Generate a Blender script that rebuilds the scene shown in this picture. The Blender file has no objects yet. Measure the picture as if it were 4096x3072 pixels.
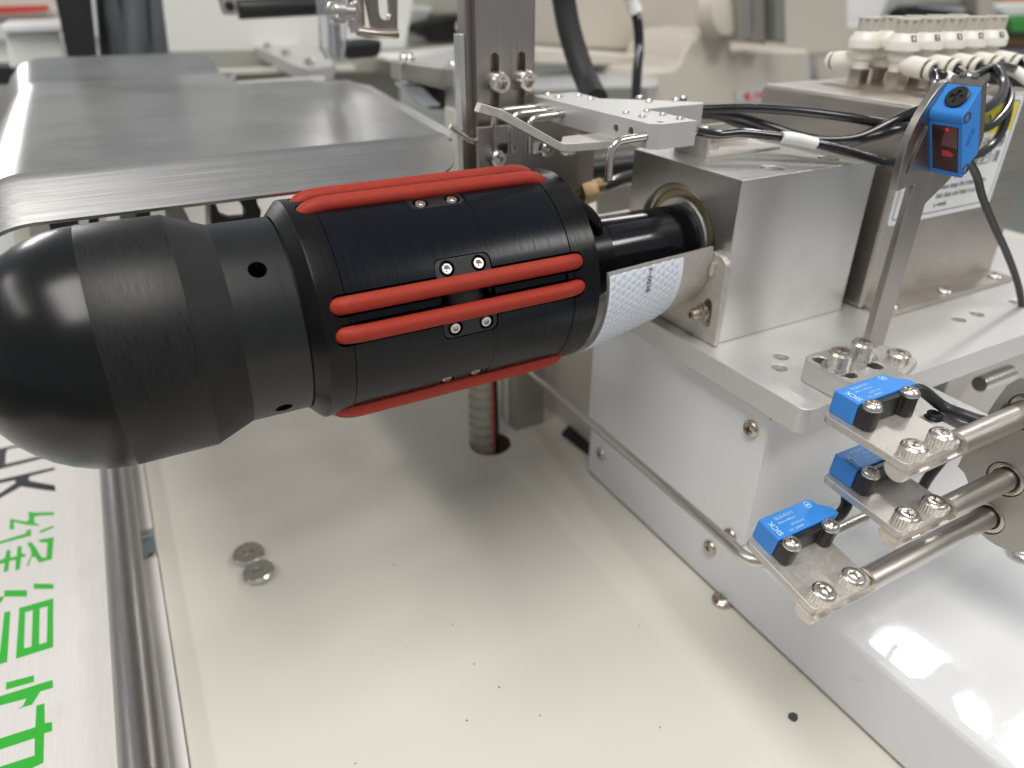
import bpy, bmesh, math, random
from math import sin, cos, pi, radians, sqrt, atan2, tan, hypot
from mathutils import Vector, Matrix
random.seed(7)
C = bpy.context.scene.collection
SC = bpy.context.scene

# ---------------------------------------------------------------- camera, world, lamps, exposure
U = 0.0008            # one drawing unit in metres; camera lens is the origin of the drawing, table top at z = -302
Z0 = 302.0
CX, CY, F = 2048.0, 1536.0, 2830.5284
YAW, PIT, ROL = .499267137, .515077199, .00275724
_f = Vector((sin(YAW)*cos(PIT), cos(YAW)*cos(PIT), -sin(PIT)))
_r = Vector((cos(YAW), -sin(YAW), 0))
_u = _r.cross(_f)
R_ = cos(ROL)*_r + sin(ROL)*_u
U_ = -sin(ROL)*_r + cos(ROL)*_u

def W(p): return Vector((p[0]*U, p[1]*U, (p[2]+Z0)*U))

cam = bpy.data.cameras.new('camera')
cam.sensor_width = 36; cam.lens = F/4096*36
cam.clip_start = .005; cam.clip_end = 60
cam.dof.use_dof = True; cam.dof.focus_distance = 278*U; cam.dof.aperture_fstop = 9.0
co = bpy.data.objects.new('camera', cam); C.objects.link(co)
m = Matrix((R_, U_, -_f)).transposed().to_4x4(); m.translation = W((0, 0, 0)); co.matrix_world = m
SC.camera = co

w = bpy.data.worlds.new('World'); SC.world = w; w.use_nodes = True
bgn = w.node_tree.nodes['Background']
bgn.inputs[0].default_value = (.92, .96, 1.0, 1); bgn.inputs[1].default_value = .32

def lamp(name, x, y, z, sx, sy, power, col=(1, .97, .93), rot=(0, 0, 0)):
    l = bpy.data.lights.new(name, 'AREA'); l.shape = 'RECTANGLE'; l.size = sx*U; l.size_y = sy*U
    l.energy = power; l.color = col
    o = bpy.data.objects.new(name, l); o.location = W((x, y, z)); o.rotation_euler = rot; C.objects.link(o)
# workshop ceiling lamps, 1.6 m above the machine, in rows that run away from the camera
lamp('ceiling_lamp', 2440, 970, 2000, 190, 260, 9)
lamp('ceiling_lamp', 2405, 715, 2000, 115, 90, 2)
lamp('ceiling_lamp', 2540, 470, 2000, 120, 190, 3)
lamp('ceiling_lamp', -560, -520, 2000, 900, 1700, 35)
lamp('ceiling_lamp', -2300, 1200, 2000, 260, 2600, 16)
lamp('ceiling_lamp', 1950, -1700, 2000, 900, 800, 26)
lamp('ceiling_lamp', 2600, 3000, 2000, 260, 2200, 20)
lamp('ceiling_lamp', 3000, 14000, 2000, 420, 9000, 160)
lamp('ceiling_lamp', -2300, 12000, 2000, 420, 9000, 330)
SC.view_settings.view_transform = 'Standard'; SC.view_settings.look = 'None'
SC.view_settings.exposure = 0.0; SC.view_settings.gamma = 1
SC.cycles.max_bounces = 8

# ---------------------------------------------------------------- pixel ray -> point on a plane of the drawing
def ray(px, py): return R_*((px-CX)/F) - U_*((py-CY)/F) + _f
def A(px, py, x=None, y=None, z=None):
    d = ray(px, py)
    t = x/d.x if x is not None else y/d.y if y is not None else z/d.z
    return d*t

# ---------------------------------------------------------------- materials
def nd(nt, t, **kw):
    n = nt.nodes.new(t)
    for k, v in kw.items(): setattr(n, k, v)
    return n
def mat(name, col, metal=0, rough=.5, streak=None, bump=0, rvar=0, cvar=0, coat=0, spec=.5, emit=None, alpha=1, trans=0, dirt=None, dcol=(.2, .18, .15), ior=None, aniso=0):
    """streak: noise scale per axis (1/m); bump height, rvar roughness variation, cvar colour variation; dirt=(scale, amount)"""
    m = bpy.data.materials.new(name); m.use_nodes = True; nt = m.node_tree; b = nt.nodes['Principled BSDF']
    I = b.inputs
    I['Base Color'].default_value = (*col, 1); I['Metallic'].default_value = metal; I['Roughness'].default_value = rough
    I['Coat Weight'].default_value = coat; I['Coat Roughness'].default_value = .06; I['Specular IOR Level'].default_value = spec
    I['Transmission Weight'].default_value = trans; I['Alpha'].default_value = alpha
    if ior: I['IOR'].default_value = ior
    if emit: I['Emission Color'].default_value = (*emit[0], 1); I['Emission Strength'].default_value = emit[1]
    col_out = None
    if aniso:
        I['Anisotropic'].default_value = aniso; cv = nd(nt, 'ShaderNodeCombineXYZ'); cv.inputs[1].default_value = 1; nt.links.new(cv.outputs[0], I['Tangent'])
    if streak:
        tc = nd(nt, 'ShaderNodeTexCoord'); mp = nd(nt, 'ShaderNodeMapping'); mp.inputs['Scale'].default_value = streak
        nt.links.new(tc.outputs['Object'], mp.inputs[0])
        nz = nd(nt, 'ShaderNodeTexNoise'); nz.inputs['Scale'].default_value = 1; nz.inputs['Detail'].default_value = 5; nz.inputs['Roughness'].default_value = .65
        nt.links.new(mp.outputs[0], nz.inputs['Vector'])
        if bump:
            bp = nd(nt, 'ShaderNodeBump'); bp.inputs['Strength'].default_value = 1; bp.inputs['Distance'].default_value = bump
            nt.links.new(nz.outputs[0], bp.inputs['Height']); nt.links.new(bp.outputs[0], I['Normal'])
        if rvar:
            mr = nd(nt, 'ShaderNodeMapRange'); mr.inputs[1].default_value = .3; mr.inputs[2].default_value = .7
            mr.inputs[3].default_value = max(.02, rough-rvar); mr.inputs[4].default_value = rough+rvar
            nt.links.new(nz.outputs[0], mr.inputs[0]); nt.links.new(mr.outputs[0], I['Roughness'])
        if cvar:
            mx = nd(nt, 'ShaderNodeMix', data_type='RGBA'); mr = nd(nt, 'ShaderNodeMapRange'); mr.inputs[1].default_value = .3; mr.inputs[2].default_value = .7
            nt.links.new(nz.outputs[0], mr.inputs[0]); nt.links.new(mr.outputs[0], mx.inputs[0])
            mx.inputs[6].default_value = (*[c*(1-cvar) for c in col], 1); mx.inputs[7].default_value = (*[min(1, c*(1+cvar)) for c in col], 1)
            nt.links.new(mx.outputs[2], I['Base Color']); col_out = mx.outputs[2]
    if dirt:
        tc = nd(nt, 'ShaderNodeTexCoord'); nz = nd(nt, 'ShaderNodeTexNoise'); nz.inputs['Scale'].default_value = dirt[0]; nz.inputs['Detail'].default_value = 6; nz.inputs['Roughness'].default_value = .6
        nt.links.new(tc.outputs['Object'], nz.inputs['Vector'])
        cr = nd(nt, 'ShaderNodeMapRange'); cr.inputs[1].default_value = dirt[2] if len(dirt) > 2 else .55; cr.inputs[2].default_value = dirt[3] if len(dirt) > 3 else .8; cr.inputs[4].default_value = dirt[1]
        nt.links.new(nz.outputs[0], cr.inputs[0])
        mx = nd(nt, 'ShaderNodeMix', data_type='RGBA'); nt.links.new(cr.outputs[0], mx.inputs[0])
        if col_out: nt.links.new(col_out, mx.inputs[6])
        else: mx.inputs[6].default_value = (*col, 1)
        mx.inputs[7].default_value = (*dcol, 1); nt.links.new(mx.outputs[2], I['Base Color'])
    return m

M = dict(
 dome=mat('satin_black_anodised', (.005, .005, .0055), 0, .24, (2500, 40, 40), .000003, .03, spec=.34),
 turned=mat('turned_black_anodised', (.011, .011, .0115), 0, .40, (3600, 220, 220), .00003, .08, .5, spec=.28),
 cone=mat('matt_black_anodised', (.009, .009, .0095), 0, .52, (300, 300, 300), .000008, .06, spec=.28),
 neck=mat('grey_black_anodised', (.010, .0103, .011), 0, .34, (7000, 60, 60), .000012, .05, .15, spec=.42),
 ring=mat('black_ring', (.004, .004, .0045), 0, .27, (3500, 50, 50), .0000015, .05, spec=.24),
 sleeve=mat('blue_black_anodised', (.003, .0042, .0075), 0, .25, (5000, 45, 45), 0, .07, .25, spec=.24),
 shaft=mat('polished_black_shaft', (.006, .006, .009), 0, .13, (3000, 30, 30), .000002, .03, spec=.45),
 slot=mat('dark_recess', (.006, .006, .006), 0, .5),
 blackpl=mat('black_plastic', (.012, .012, .013), 0, .38, (900, 900, 900), .000005, .06),
 keeper=mat('black_keeper', (.01, .01, .011), 0, .42, (800, 800, 800), .000004, .05),
 red=mat('red_silicone', (.315, .031, .017), 0, .55, (500, 900, 900), .000008, .05, .12, spec=.25),
 screw=mat('bright_screw_steel', (.68, .65, .61), 1, .27, (1500, 1500, 1500), .00001, .08),
 steel=mat('brushed_steel_x', (.60, .59, .575), 1, .32, (22, 1900, 1900), .0000005, .04, .12, dirt=(16, .7, .42, .66), dcol=(.42, .41, .40), aniso=.55),
 steelz=mat('brushed_steel_z', (.42, .385, .355), 1, .34, (1800, 1800, 25), .000003, .07, .1),
 chrome=mat('smooth_bright_steel', (.62, .595, .56), 1, .2),
 rod=mat('ground_steel_rod', (.66, .62, .575), 1, .36, (60, 2500, 2500), .000003, .07, .1),
 rody=mat('ground_steel_tube', (.40, .385, .37), 1, .34, (700, 60, 700), .000001, .03, .05),
 plate=mat('cut_steel_plate', (.595, .565, .525), .8, .5, (700, 700, 700), .000006, .06, .08, dirt=(220, .35, .55, .75), dcol=(.33, .3, .27)),
 alu=mat('bead_blasted_aluminium', (.64, .635, .62), .65, .45, (1500, 1500, 1500), .000004, .04, .03, dirt=(14, .25, .5, .8), dcol=(.66, .65, .63)),
 alub=mat('machined_aluminium', (.67, .66, .64), .92, .32, (900, 900, 900), .000003, .05, .04, dirt=(26, .5, .5, .8), dcol=(.45, .44, .42)),
 alug=mat('grey_anodised_aluminium', (.47, .46, .43), 1, .5, (2500, 2500, 2500), .000004, .04, .06),
 white=mat('white_powder_paint', (.74, .745, .75), 0, .3, (350, 350, 350), .00001, .03, coat=.2, dirt=(26, .25, .6, .85), dcol=(.55, .55, .54)),
 gloss=mat('glossy_white_paint', (.69, .695, .71), 0, .05, (330, 330, 330), .00002, 0, coat=0, spec=.6, dirt=(400, .5, .78, .82), dcol=(.25, .25, .25)),
 boxst=mat('brushed_box_steel', (.56, .52, .475), 1, .4, (40, 40, 1200), .000002, .06, .08, dirt=(60, .3, .5, .75), dcol=(.42, .38, .34)),
 cream=mat('cream_table_paint', (.65, .625, .555), 0, .32, (170, 170, 170), .000008, .015, coat=.08, dirt=(7, .12, .4, .85), dcol=(.52, .50, .45)),
 creamd=mat('cream_cast_paint', (.62, .585, .52), 0, .35, (120, 120, 120), .00002, .04),
 strip=mat('white_coated_strip', (.72, .70, .67), 0, .55),
 board=mat('brushed_sign_plate', (.70, .675, .645), .15, .45, (1500, 60, 1500), .000003, .07, .05, dirt=(30, .4, .58, .8), dcol=(.55, .52, .5)),
 green=mat('green_vinyl', (.028, .40, .03), 0, .4),
 inkblack=mat('black_vinyl', (.01, .01, .012), 0, .4),
 blue=mat('blue_plastic', (.035, .235, .68), 0, .42, (900, 900, 900), .000006, .05, spec=.45),
 bluep=mat('pale_print', (.42, .66, .86), 0, .5),
 bluee=mat('engraved_blue', (.012, .11, .42), 0, .5),
 lens=mat('dark_red_window', (.04, .003, .006), 0, .08, spec=.25),
 led=mat('red_glow', (.6, .01, .02), 0, .3, emit=((1, .02, .03), .35)),
 lensw=mat('pale_window_insert', (.16, .05, .055), 0, .3),
 smoke=mat('smoked_clear_plastic', (.35, .34, .33), 0, .12, trans=.75, ior=1.3),
 brass=mat('brass', (.27, .20, .11), 1, .33),
 bronze=mat('yellow_zinc_shield', (.42, .36, .22), 1, .35),
 tubeblk=mat('black_air_hose', (.008, .008, .009), 0, .14, coat=.3, spec=.6),
 cable=mat('black_cable', (.018, .018, .02), 0, .42),
 sleevew=mat('white_marker_sleeve', (.80, .79, .76), 0, .4),
 ivory=mat('ivory_plastic', (.80, .77, .70), 0, .4, (500, 500, 500), .000006, .04),
 knob=mat('grey_ivory_plastic', (.52, .49, .43), 0, .45),
 nickel=mat('nickel_plated', (.56, .50, .44), 1, .22),
 tape=mat('white_reflective_tape', (.74, .77, .83), 0, .3, coat=.3),
 sticker=mat('white_sticker', (.84, .85, .85), 0, .3),
 yellow=mat('yellow_print', (.80, .68, .02), 0, .4),
 printblue=mat('blue_print', (.02, .22, .80), 0, .4),
 ink=mat('dark_print', (.04, .045, .04), 0, .5),
 clear=mat('clear_plastic', (.80, .80, .84), 0, .08, trans=.9, ior=1.25),
 hose=mat('clear_corrugated_hose', (.75, .74, .66), 0, .15, trans=.8, ior=1.2),
 wall=mat('pale_machine_panel', (.72, .73, .70), 0, .5),
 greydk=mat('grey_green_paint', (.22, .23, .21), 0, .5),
 cloth=mat('grey_cloth', (.10, .115, .12), 0, .8, (8, 8, 8), 0, 0, .2),
 brown=mat('rust_brown', (.16, .075, .025), 0, .5),
 orange=mat('orange_plastic', (.70, .30, .03), 0, .5),
 redpl=mat('red_plastic', (.60, .06, .05), 0, .5),
 greenpl=mat('green_plastic', (.05, .32, .06), 0, .5),
 chip=mat('dark_paint_chip', (.05, .055, .05), 0, .6),
 lint=mat('grey_lint', (.16, .17, .2), 0, .95),
 braid=mat('black_braided_sleeve', (.014, .014, .015), 0, .6, (1500, 1500, 1500), .00008, .1),
)

# ---------------------------------------------------------------- mesh kernel (drawing units)
def fid(v): return Vector(v)
class G:
    def __init__(s, xf=None): s.v = []; s.f = []; s.xf = xf
    def add(s, vs, fs):
        n = len(s.v); s.v += [Vector(p) for p in vs]; s.f += [tuple(i+n for i in f) for f in fs]; return s
    def box(s, x0, x1, y0, y1, z0, z1):
        vs = [(x, y, z) for x in (x0, x1) for y in (y0, y1) for z in (z0, z1)]
        return s.add(vs, [(0, 1, 3, 2), (4, 6, 7, 5), (0, 4, 5, 1), (2, 3, 7, 6), (0, 2, 6, 4), (1, 5, 7, 3)])
    def prism(s, poly, axis, a, b):
        """polygon in the two other axes (in xyz order), extruded along axis from a to b"""
        def mk(p, t): return (t, p[0], p[1]) if axis == 'x' else (p[0], t, p[1]) if axis == 'y' else (p[0], p[1], t)
        n = len(poly); vs = [mk(p, a) for p in poly]+[mk(p, b) for p in poly]
        return s.add(vs, [tuple(range(n))[::-1], tuple(range(n, 2*n))]+[(i, (i+1) % n, n+(i+1) % n, n+i) for i in range(n)])
    def lathe(s, prof, o, d, seg=32, cap0=True, cap1=True, up=None):
        """prof: (t along d, radius or radius function of angle)"""
        d = Vector(d).normalized(); o = Vector(o)
        a = Vector(up) if up is not None else (Vector((0, 0, 1)) if abs(d.z) < .9 else Vector((1, 0, 0)))
        e1 = (a-d*a.dot(d)).normalized(); e2 = d.cross(e1)
        vs = []; fs = []
        for t, r in prof:
            for k in range(seg):
                th = 2*pi*k/seg; rr = r(th) if callable(r) else r
                vs.append(o+d*t+(e1*cos(th)+e2*sin(th))*rr)
        for i in range(len(prof)-1):
            for k in range(seg):
                k2 = (k+1) % seg
                fs.append((i*seg+k, i*seg+k2, (i+1)*seg+k2, (i+1)*seg+k))
        if cap0: fs.append(tuple(range(seg))[::-1])
        if cap1: fs.append(tuple(range((len(prof)-1)*seg, len(prof)*seg)))
        return s.add(vs, fs)
    def tube(s, pts, r, seg=12, sub=6, caps=True, closed=False):
        P = [Vector(p) for p in pts]
        if sub > 1 and len(P) > 2:
            Q = []
            for i in range(len(P)-1):
                p0 = P[max(i-1, 0)]; p1 = P[i]; p2 = P[i+1]; p3 = P[min(i+2, len(P)-1)]
                for k in range(sub):
                    t = k/sub
                    Q.append(.5*((2*p1)+(p2-p0)*t+(2*p0-5*p1+4*p2-p3)*t*t+(3*p1-p0-3*p2+p3)*t**3))
            Q.append(P[-1]); P = Q
        vs = []; fs = []; n = None
        for i, p in enumerate(P):
            t = (P[min(i+1, len(P)-1)]-P[max(i-1, 0)]).normalized()
            if n is None: n = t.cross(Vector((0, 0, 1)) if abs(t.z) < .9 else Vector((1, 0, 0))).normalized()
            n = (n-t*n.dot(t)).normalized(); b = t.cross(n)
            rr = r(i/(len(P)-1)) if callable(r) else r
            for k in range(seg): vs.append(p+(n*cos(2*pi*k/seg)+b*sin(2*pi*k/seg))*rr)
        for i in range(len(P)-1):
            for k in range(seg):
                k2 = (k+1) % seg; fs.append((i*seg+k, i*seg+k2, (i+1)*seg+k2, (i+1)*seg+k))
        if caps: fs.append(tuple(range(seg))[::-1]); fs.append(tuple(range((len(P)-1)*seg, len(P)*seg)))
        return s.add(vs, fs)
    def grid(s, rows, th=None, closed=False):
        """rows of points -> sheet; th: thickness vector function or number along -normal"""
        nr = len(rows); nc = len(rows[0]); vs = [Vector(p) for r in rows for p in r]
        fs = [(i*nc+j, i*nc+j+1, (i+1)*nc+j+1, (i+1)*nc+j) for i in range(nr-1) for j in range(nc-1)]
        if th:
            nrm = [Vector((0, 0, 0)) for _ in vs]
            for f in fs:
                n = (vs[f[1]]-vs[f[0]]).cross(vs[f[3]]-vs[f[0]])
                if n.length < 1e-9: n = (vs[f[2]]-vs[f[1]]).cross(vs[f[0]]-vs[f[1]])
                n.normalize()
                for i in f: nrm[i] += n
            N = len(vs); vs += [v-n.normalized()*th for v, n in zip(vs[:N], nrm)]
            fs += [tuple(i+N for i in f[::-1]) for f in fs]
            rim = [j for j in range(nc)]+[i*nc+nc-1 for i in range(1, nr)]+[(nr-1)*nc+j for j in range(nc-2, -1, -1)]+[i*nc for i in range(nr-2, 0, -1)]
            for a, b in zip(rim, rim[1:]+rim[:1]): fs.append((b, a, a+N, b+N))
        return s.add(vs, fs)

ORG = {}
def link_mesh(name, me, parent, origin):
    o = bpy.data.objects.new(name, me); C.objects.link(o)
    if parent is not None: o.parent = parent; ORG[o] = ORG[parent]
    else: o.location = origin; ORG[o] = origin
    return o
def obj(name, g, material, parent=None, smooth=32, bevel=0, seg=2, origin=None, recalc=True):
    org = ORG[parent] if parent is not None else (Vector(origin) if origin is not None else W(g.v[0]))
    me = bpy.data.meshes.new(name)
    vs = [W(g.xf(v) if g.xf else v)-org for v in g.v]
    me.from_pydata([tuple(v) for v in vs], [], g.f)
    if recalc:
        b = bmesh.new(); b.from_mesh(me); bmesh.ops.recalc_face_normals(b, faces=b.faces); b.to_mesh(me); b.free()
    me.materials.append(M[material] if isinstance(material, str) else material)
    if smooth:
        me.shade_smooth(); me.set_sharp_from_angle(angle=radians(smooth))
    o = link_mesh(name, me, parent, org)
    if bevel:
        bv = o.modifiers.new('b', 'BEVEL'); bv.width = bevel*U; bv.segments = seg; bv.limit_method = 'ANGLE'; bv.angle_limit = radians(35); bv.harden_normals = True
        me.shade_smooth()
    return o
def thing(name, label, cat, loc, group=None):
    o = bpy.data.objects.new(name, None); C.objects.link(o); o.empty_display_size = .01
    o.location = W(loc); ORG[o] = W(loc); o['label'] = label; o['category'] = cat
    if group: o['group'] = group
    return o
def tag(o, label, cat, group=None):
    o['label'] = label; o['category'] = cat
    if group: o['group'] = group
    return o
def struct(name, g, m, **k):
    o = obj(name, g, m, None, **k); o['kind'] = 'structure'; return o
def cut(o, g, transfer=None):
    """boolean difference baked into the mesh"""
    c = obj('cutter', g, 'slot', None, smooth=0, origin=(0, 0, 0))
    md = o.modifiers.new('c', 'BOOLEAN'); md.object = c; md.solver = 'EXACT'; md.operation = 'DIFFERENCE'; md.use_self = True
    while o.modifiers[0] != md: o.modifiers.move(len(o.modifiers)-1, 0)
    bpy.context.view_layer.update()
    bv = [x for x in o.modifiers if x != md]
    for x in bv: x.show_viewport = False
    bpy.context.view_layer.update()
    ev = o.evaluated_get(bpy.context.evaluated_depsgraph_get())
    me = bpy.data.meshes.new_from_object(ev)
    for x in bv: x.show_viewport = True
    o.modifiers.remove(md); old = o.data; o.data = me; me.name = old.name
    cm = c.data; bpy.data.objects.remove(c); ORG.pop(c, None); bpy.data.meshes.remove(cm)
    me.shade_smooth(); me.set_sharp_from_angle(angle=radians(32))
    return o

def hexr(r): return lambda th: r*cos(pi/6)/cos(((th+pi/6) % (pi/3))-pi/6)
def crossr(L, w_):
    def f(th):
        a = (th+pi/4) % (pi/2)-pi/4
        a = abs(a)
        return min(L/cos(a), w_/max(sin(a), 1e-6))
    return f
def knurl(r): return lambda th: r*(1+.028*(1 if int(round(th/(2*pi)*48)) % 2 else -1))
def cap_screw(parent, p, d, r=5.3, h=5, kn=True, name='screw', m='screw', wash=False):
    g = G(); R = knurl(r) if kn else r
    if wash: g.lathe([(0, r*1.28), (1.1, r*1.28), (1.1, r*.9)], p, d, 24); p = Vector(p)+Vector(d).normalized()*1.1; g.lathe([(0, r*1.05), (1, r*1.05), (1, r*.7)], p, d, 24); p = p+Vector(d).normalized()*.9
    g.lathe([(0, r*.98), (0, R), (h*.82, R), (h, r*.86), (h, hexr(r*.56)), (h*.45, hexr(r*.54)), (h*.3, r*.12)], p, d, 48)
    return obj(name, g, m, parent)
def pan_screw(parent, p, d, r=3.6, h=2.2, name='screw', m='screw', cross=True, up=None):
    g = G()
    prof = [(0, r), (h*.3, r), (h*.6, r*.92), (h*.85, r*.75), (h, r*.55)]
    if cross: prof += [(h, crossr(r*.5, r*.15)), (h*.25, crossr(r*.36, r*.12))]
    g.lathe(prof, p, d, 48, up=up)
    return obj(name, g, m, parent)
def rrect(x0, x1, y0, y1, r, n=5, which=(1, 1, 1, 1)):
    out = []
    for (cx, cy, a0), q in zip(((x1-r, y1-r, 0), (x0+r, y1-r, 90), (x0+r, y0+r, 180), (x1-r, y0+r, 270)), which):
        if not q: out.append((cx+(r if a0 in (0, 270) else -r), cy+(r if a0 in (0, 90) else -r))); continue
        for k in range(n+1):
            a = radians(a0+90*k/n); out.append((cx+r*cos(a), cy+r*sin(a)))
    return out
def stadium(cx, cy, L, r, ang=0, n=8):
    out = []
    for k in range(n+1):
        a = -pi/2+pi*k/n; out.append((L/2+r*cos(a), r*sin(a)))
    for k in range(n+1):
        a = pi/2+pi*k/n; out.append((-L/2+r*cos(a), r*sin(a)))
    return [(cx+x*cos(ang)-y*sin(ang), cy+x*sin(ang)+y*cos(ang)) for x, y in out]
def text_geo(s, size=1, bold=0, align='LEFT', sx=1):
    cu = bpy.data.curves.new('t', 'FONT'); cu.body = s; cu.size = size; cu.align_x = align; cu.offset = bold; cu.resolution_u = 3
    o = bpy.data.objects.new('t', cu); C.objects.link(o); bpy.context.view_layer.update()
    me = bpy.data.meshes.new_from_object(o.evaluated_get(bpy.context.evaluated_depsgraph_get()))
    vs = [(v.co.x*sx, v.co.y) for v in me.vertices]; fs = [tuple(p.vertices) for p in me.polygons]
    bpy.data.objects.remove(o); bpy.data.curves.remove(cu); bpy.data.meshes.remove(me)
    return vs, fs
def text(name, s, fn, material, parent, size=1, bold=0, align='LEFT', sx=1):
    vs, fs = text_geo(s, size, bold, align, sx)
    g = G(); g.add([fn(*p) for p in vs], fs)
    return obj(name, g, material, parent, smooth=0, recalc=False)

# ---------------------------------------------------------------- the setting: table, back panels
TZ = -302.0
def ell(cx, cy, r, n=28): return [(cx+r*cos(2*pi*k/n), cy+r*sin(2*pi*k/n)) for k in range(n)]
HX, HY, HR = 197.5, 396, 15.5
tbl = struct('table', G().box(-34, 700, -300, 1400, TZ-26, TZ), 'cream', bevel=0)
g = G(); g.lathe([(-40, HR), (40, HR)], (HX, HY, TZ), (0, 0, 1), 40); cut(tbl, g)
# ---------------------------------------------------------------- roller arm (axis along x)
AY, AZ = 275.1, -116.8
def cyl(x, r, ph):      # phi 0 faces the camera side (-y), 90 is up
    a = radians(ph); return (x, AY-r*cos(a), AZ+r*sin(a))
def xl(prof, seg=96, **k): return G().lathe(prof, (0, AY, AZ), (1, 0, 0), seg, **k)
arm = thing('roller_arm', 'black anodised roller arm with a rounded nose and pairs of red cords', 'roller', (60, AY, AZ-48))
prof = [(-19-44.2*sin(radians(a)), 44.2*cos(radians(a))) for a in (89.5, 86, 80, 73, 66, 58, 50, 42, 34, 26, 18, 12, 6, 2)]+[(-18.9, 44.2)]
obj('dome', xl(prof), 'dome', arm, smooth=50)
obj('turned_band', xl([(-18.9, 44.2), (-18.6, 44.35), (9.2, 44.35), (9.35, 44.2)]), 'turned', arm)
obj('taper', xl([(9.35, 44.2), (23.2, 38.75)]), 'cone', arm)
nk = obj('neck', xl([(23.2, 38.75), (45.3, 38.75), (45.6, 38.4)]), 'neck', arm)
g = G()
for ph in (49, -41.4, 139, 229):
    p = Vector(cyl(34.3, 50, ph)); g.lathe([(0, 3.25), (22, 3.25)], p, Vector((0, AY, AZ))-Vector((0, p.y, p.z)), 28)
cut(nk, g)
obj('joint_gap', xl([(45.0, 38.0), (46.2, 38.0)]), 'slot', arm)
UNITS = [14.7+72*k for k in range(5)]
def cutters():
    """slots for the cords and the pocket under each keeper, as one cutter body"""
    g = G()
    for u in UNITS:
        for s in (-7.1, 7.1):
            rows = []
            c = u+s
            pts = stadium(107.6, 0, 99.4, 4.15, 0, 8)
            lo = [cyl(x, 38, c+degrees_(t/44.)) for x, t in pts]; hi = [cyl(x, 49, c+degrees_(t/44.)) for x, t in pts]
            n = len(pts)
            g.add(lo+hi, [tuple(range(n))[::-1], tuple(range(n, 2*n))]+[(i, (i+1) % n, n+(i+1) % n, n+i) for i in range(n)])
        pocket(g, u, 95.7, 119.6, -20.8, 20.8, 41.6, 49, 3)
        pocket(g, u, 98.2, 118.4, -6.4, 6.4, 30, 49, .5)
        pocket(g, u, 62, 153, -4.2, 4.2, 43.2, 49, .5)
    return g
def degrees_(r): return r*180/pi
def pocket(g, u, x0, x1, p0, p1, r0, r1, cr):
    k = 44.*pi/180
    pts = rrect(x0, x1, p0*k, p1*k, cr, 4)
    # subdivide long arcs so that curved walls follow the barrel
    n = len(pts)
    lo = [cyl(x, r0, u+t/k) for x, t in pts]; hi = [cyl(x, r1/cos(radians(0)), u+t/k) for x, t in pts]
    g.add(lo+hi, [tuple(range(n))[::-1], tuple(range(n, 2*n))]+[(i, (i+1) % n, n+(i+1) % n, n+i) for i in range(n)])
cg = cutters()
r1 = obj('end_ring', xl([(45.9, 30), (45.9, 39.3), (50.6, 44.35), (51.2, 44.45), (60.1, 44.45), (60.2, 44.2), (60.2, 30)], 120), 'ring', arm); cut(r1, cg)
sl = obj('barrel_sleeve', xl([(60.35, 30), (60.35, 44.1), (60.5, 44.25), (119.3, 44.25), (119.35, 44.12), (119.5, 44.12), (119.55, 44.25), (155.8, 44.25), (156, 44.1), (156, 30)], 160), 'sleeve', arm); cut(sl, cg)
r2 = obj('end_ring', xl([(156.15, 30), (156.15, 44.15), (156.3, 44.4), (168.5, 44.4), (169.1, 43.8), (169.1, 30)], 120), 'ring', arm); cut(r2, cg)
obj('core', xl([(46, 33), (168, 33)], 48), 'slot', arm)
obj('collar', xl([(169.2, 30.5), (176, 30), (179, 27), (181, 22), (181.5, 19.8), (194.5, 19.8), (195, 18.5)], 64), 'ring', arm)
obj('collar_lug', G().tube([cyl(171, 36, 62), cyl(178, 33, 57), cyl(183, 29, 50), cyl(185, 25, 45)], lambda t: 4.2-2.2*t, 14, 5), 'ring', arm, smooth=60)
obj('shaft', xl([(195, 18.3), (262, 18.3)], 64), 'shaft', arm)
def cordpath(c):
    return [cyl(x, r, c) for x, r in ((54.6, 35), (55.2, 39.5), (57.5, 42.8), (61.5, 44.3), (67, 44.75), (80, 44.8), (108, 44.8), (136, 44.8), (149, 44.75), (154, 44.3), (158, 42.8), (160.2, 39.5), (160.8, 35))]
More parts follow.
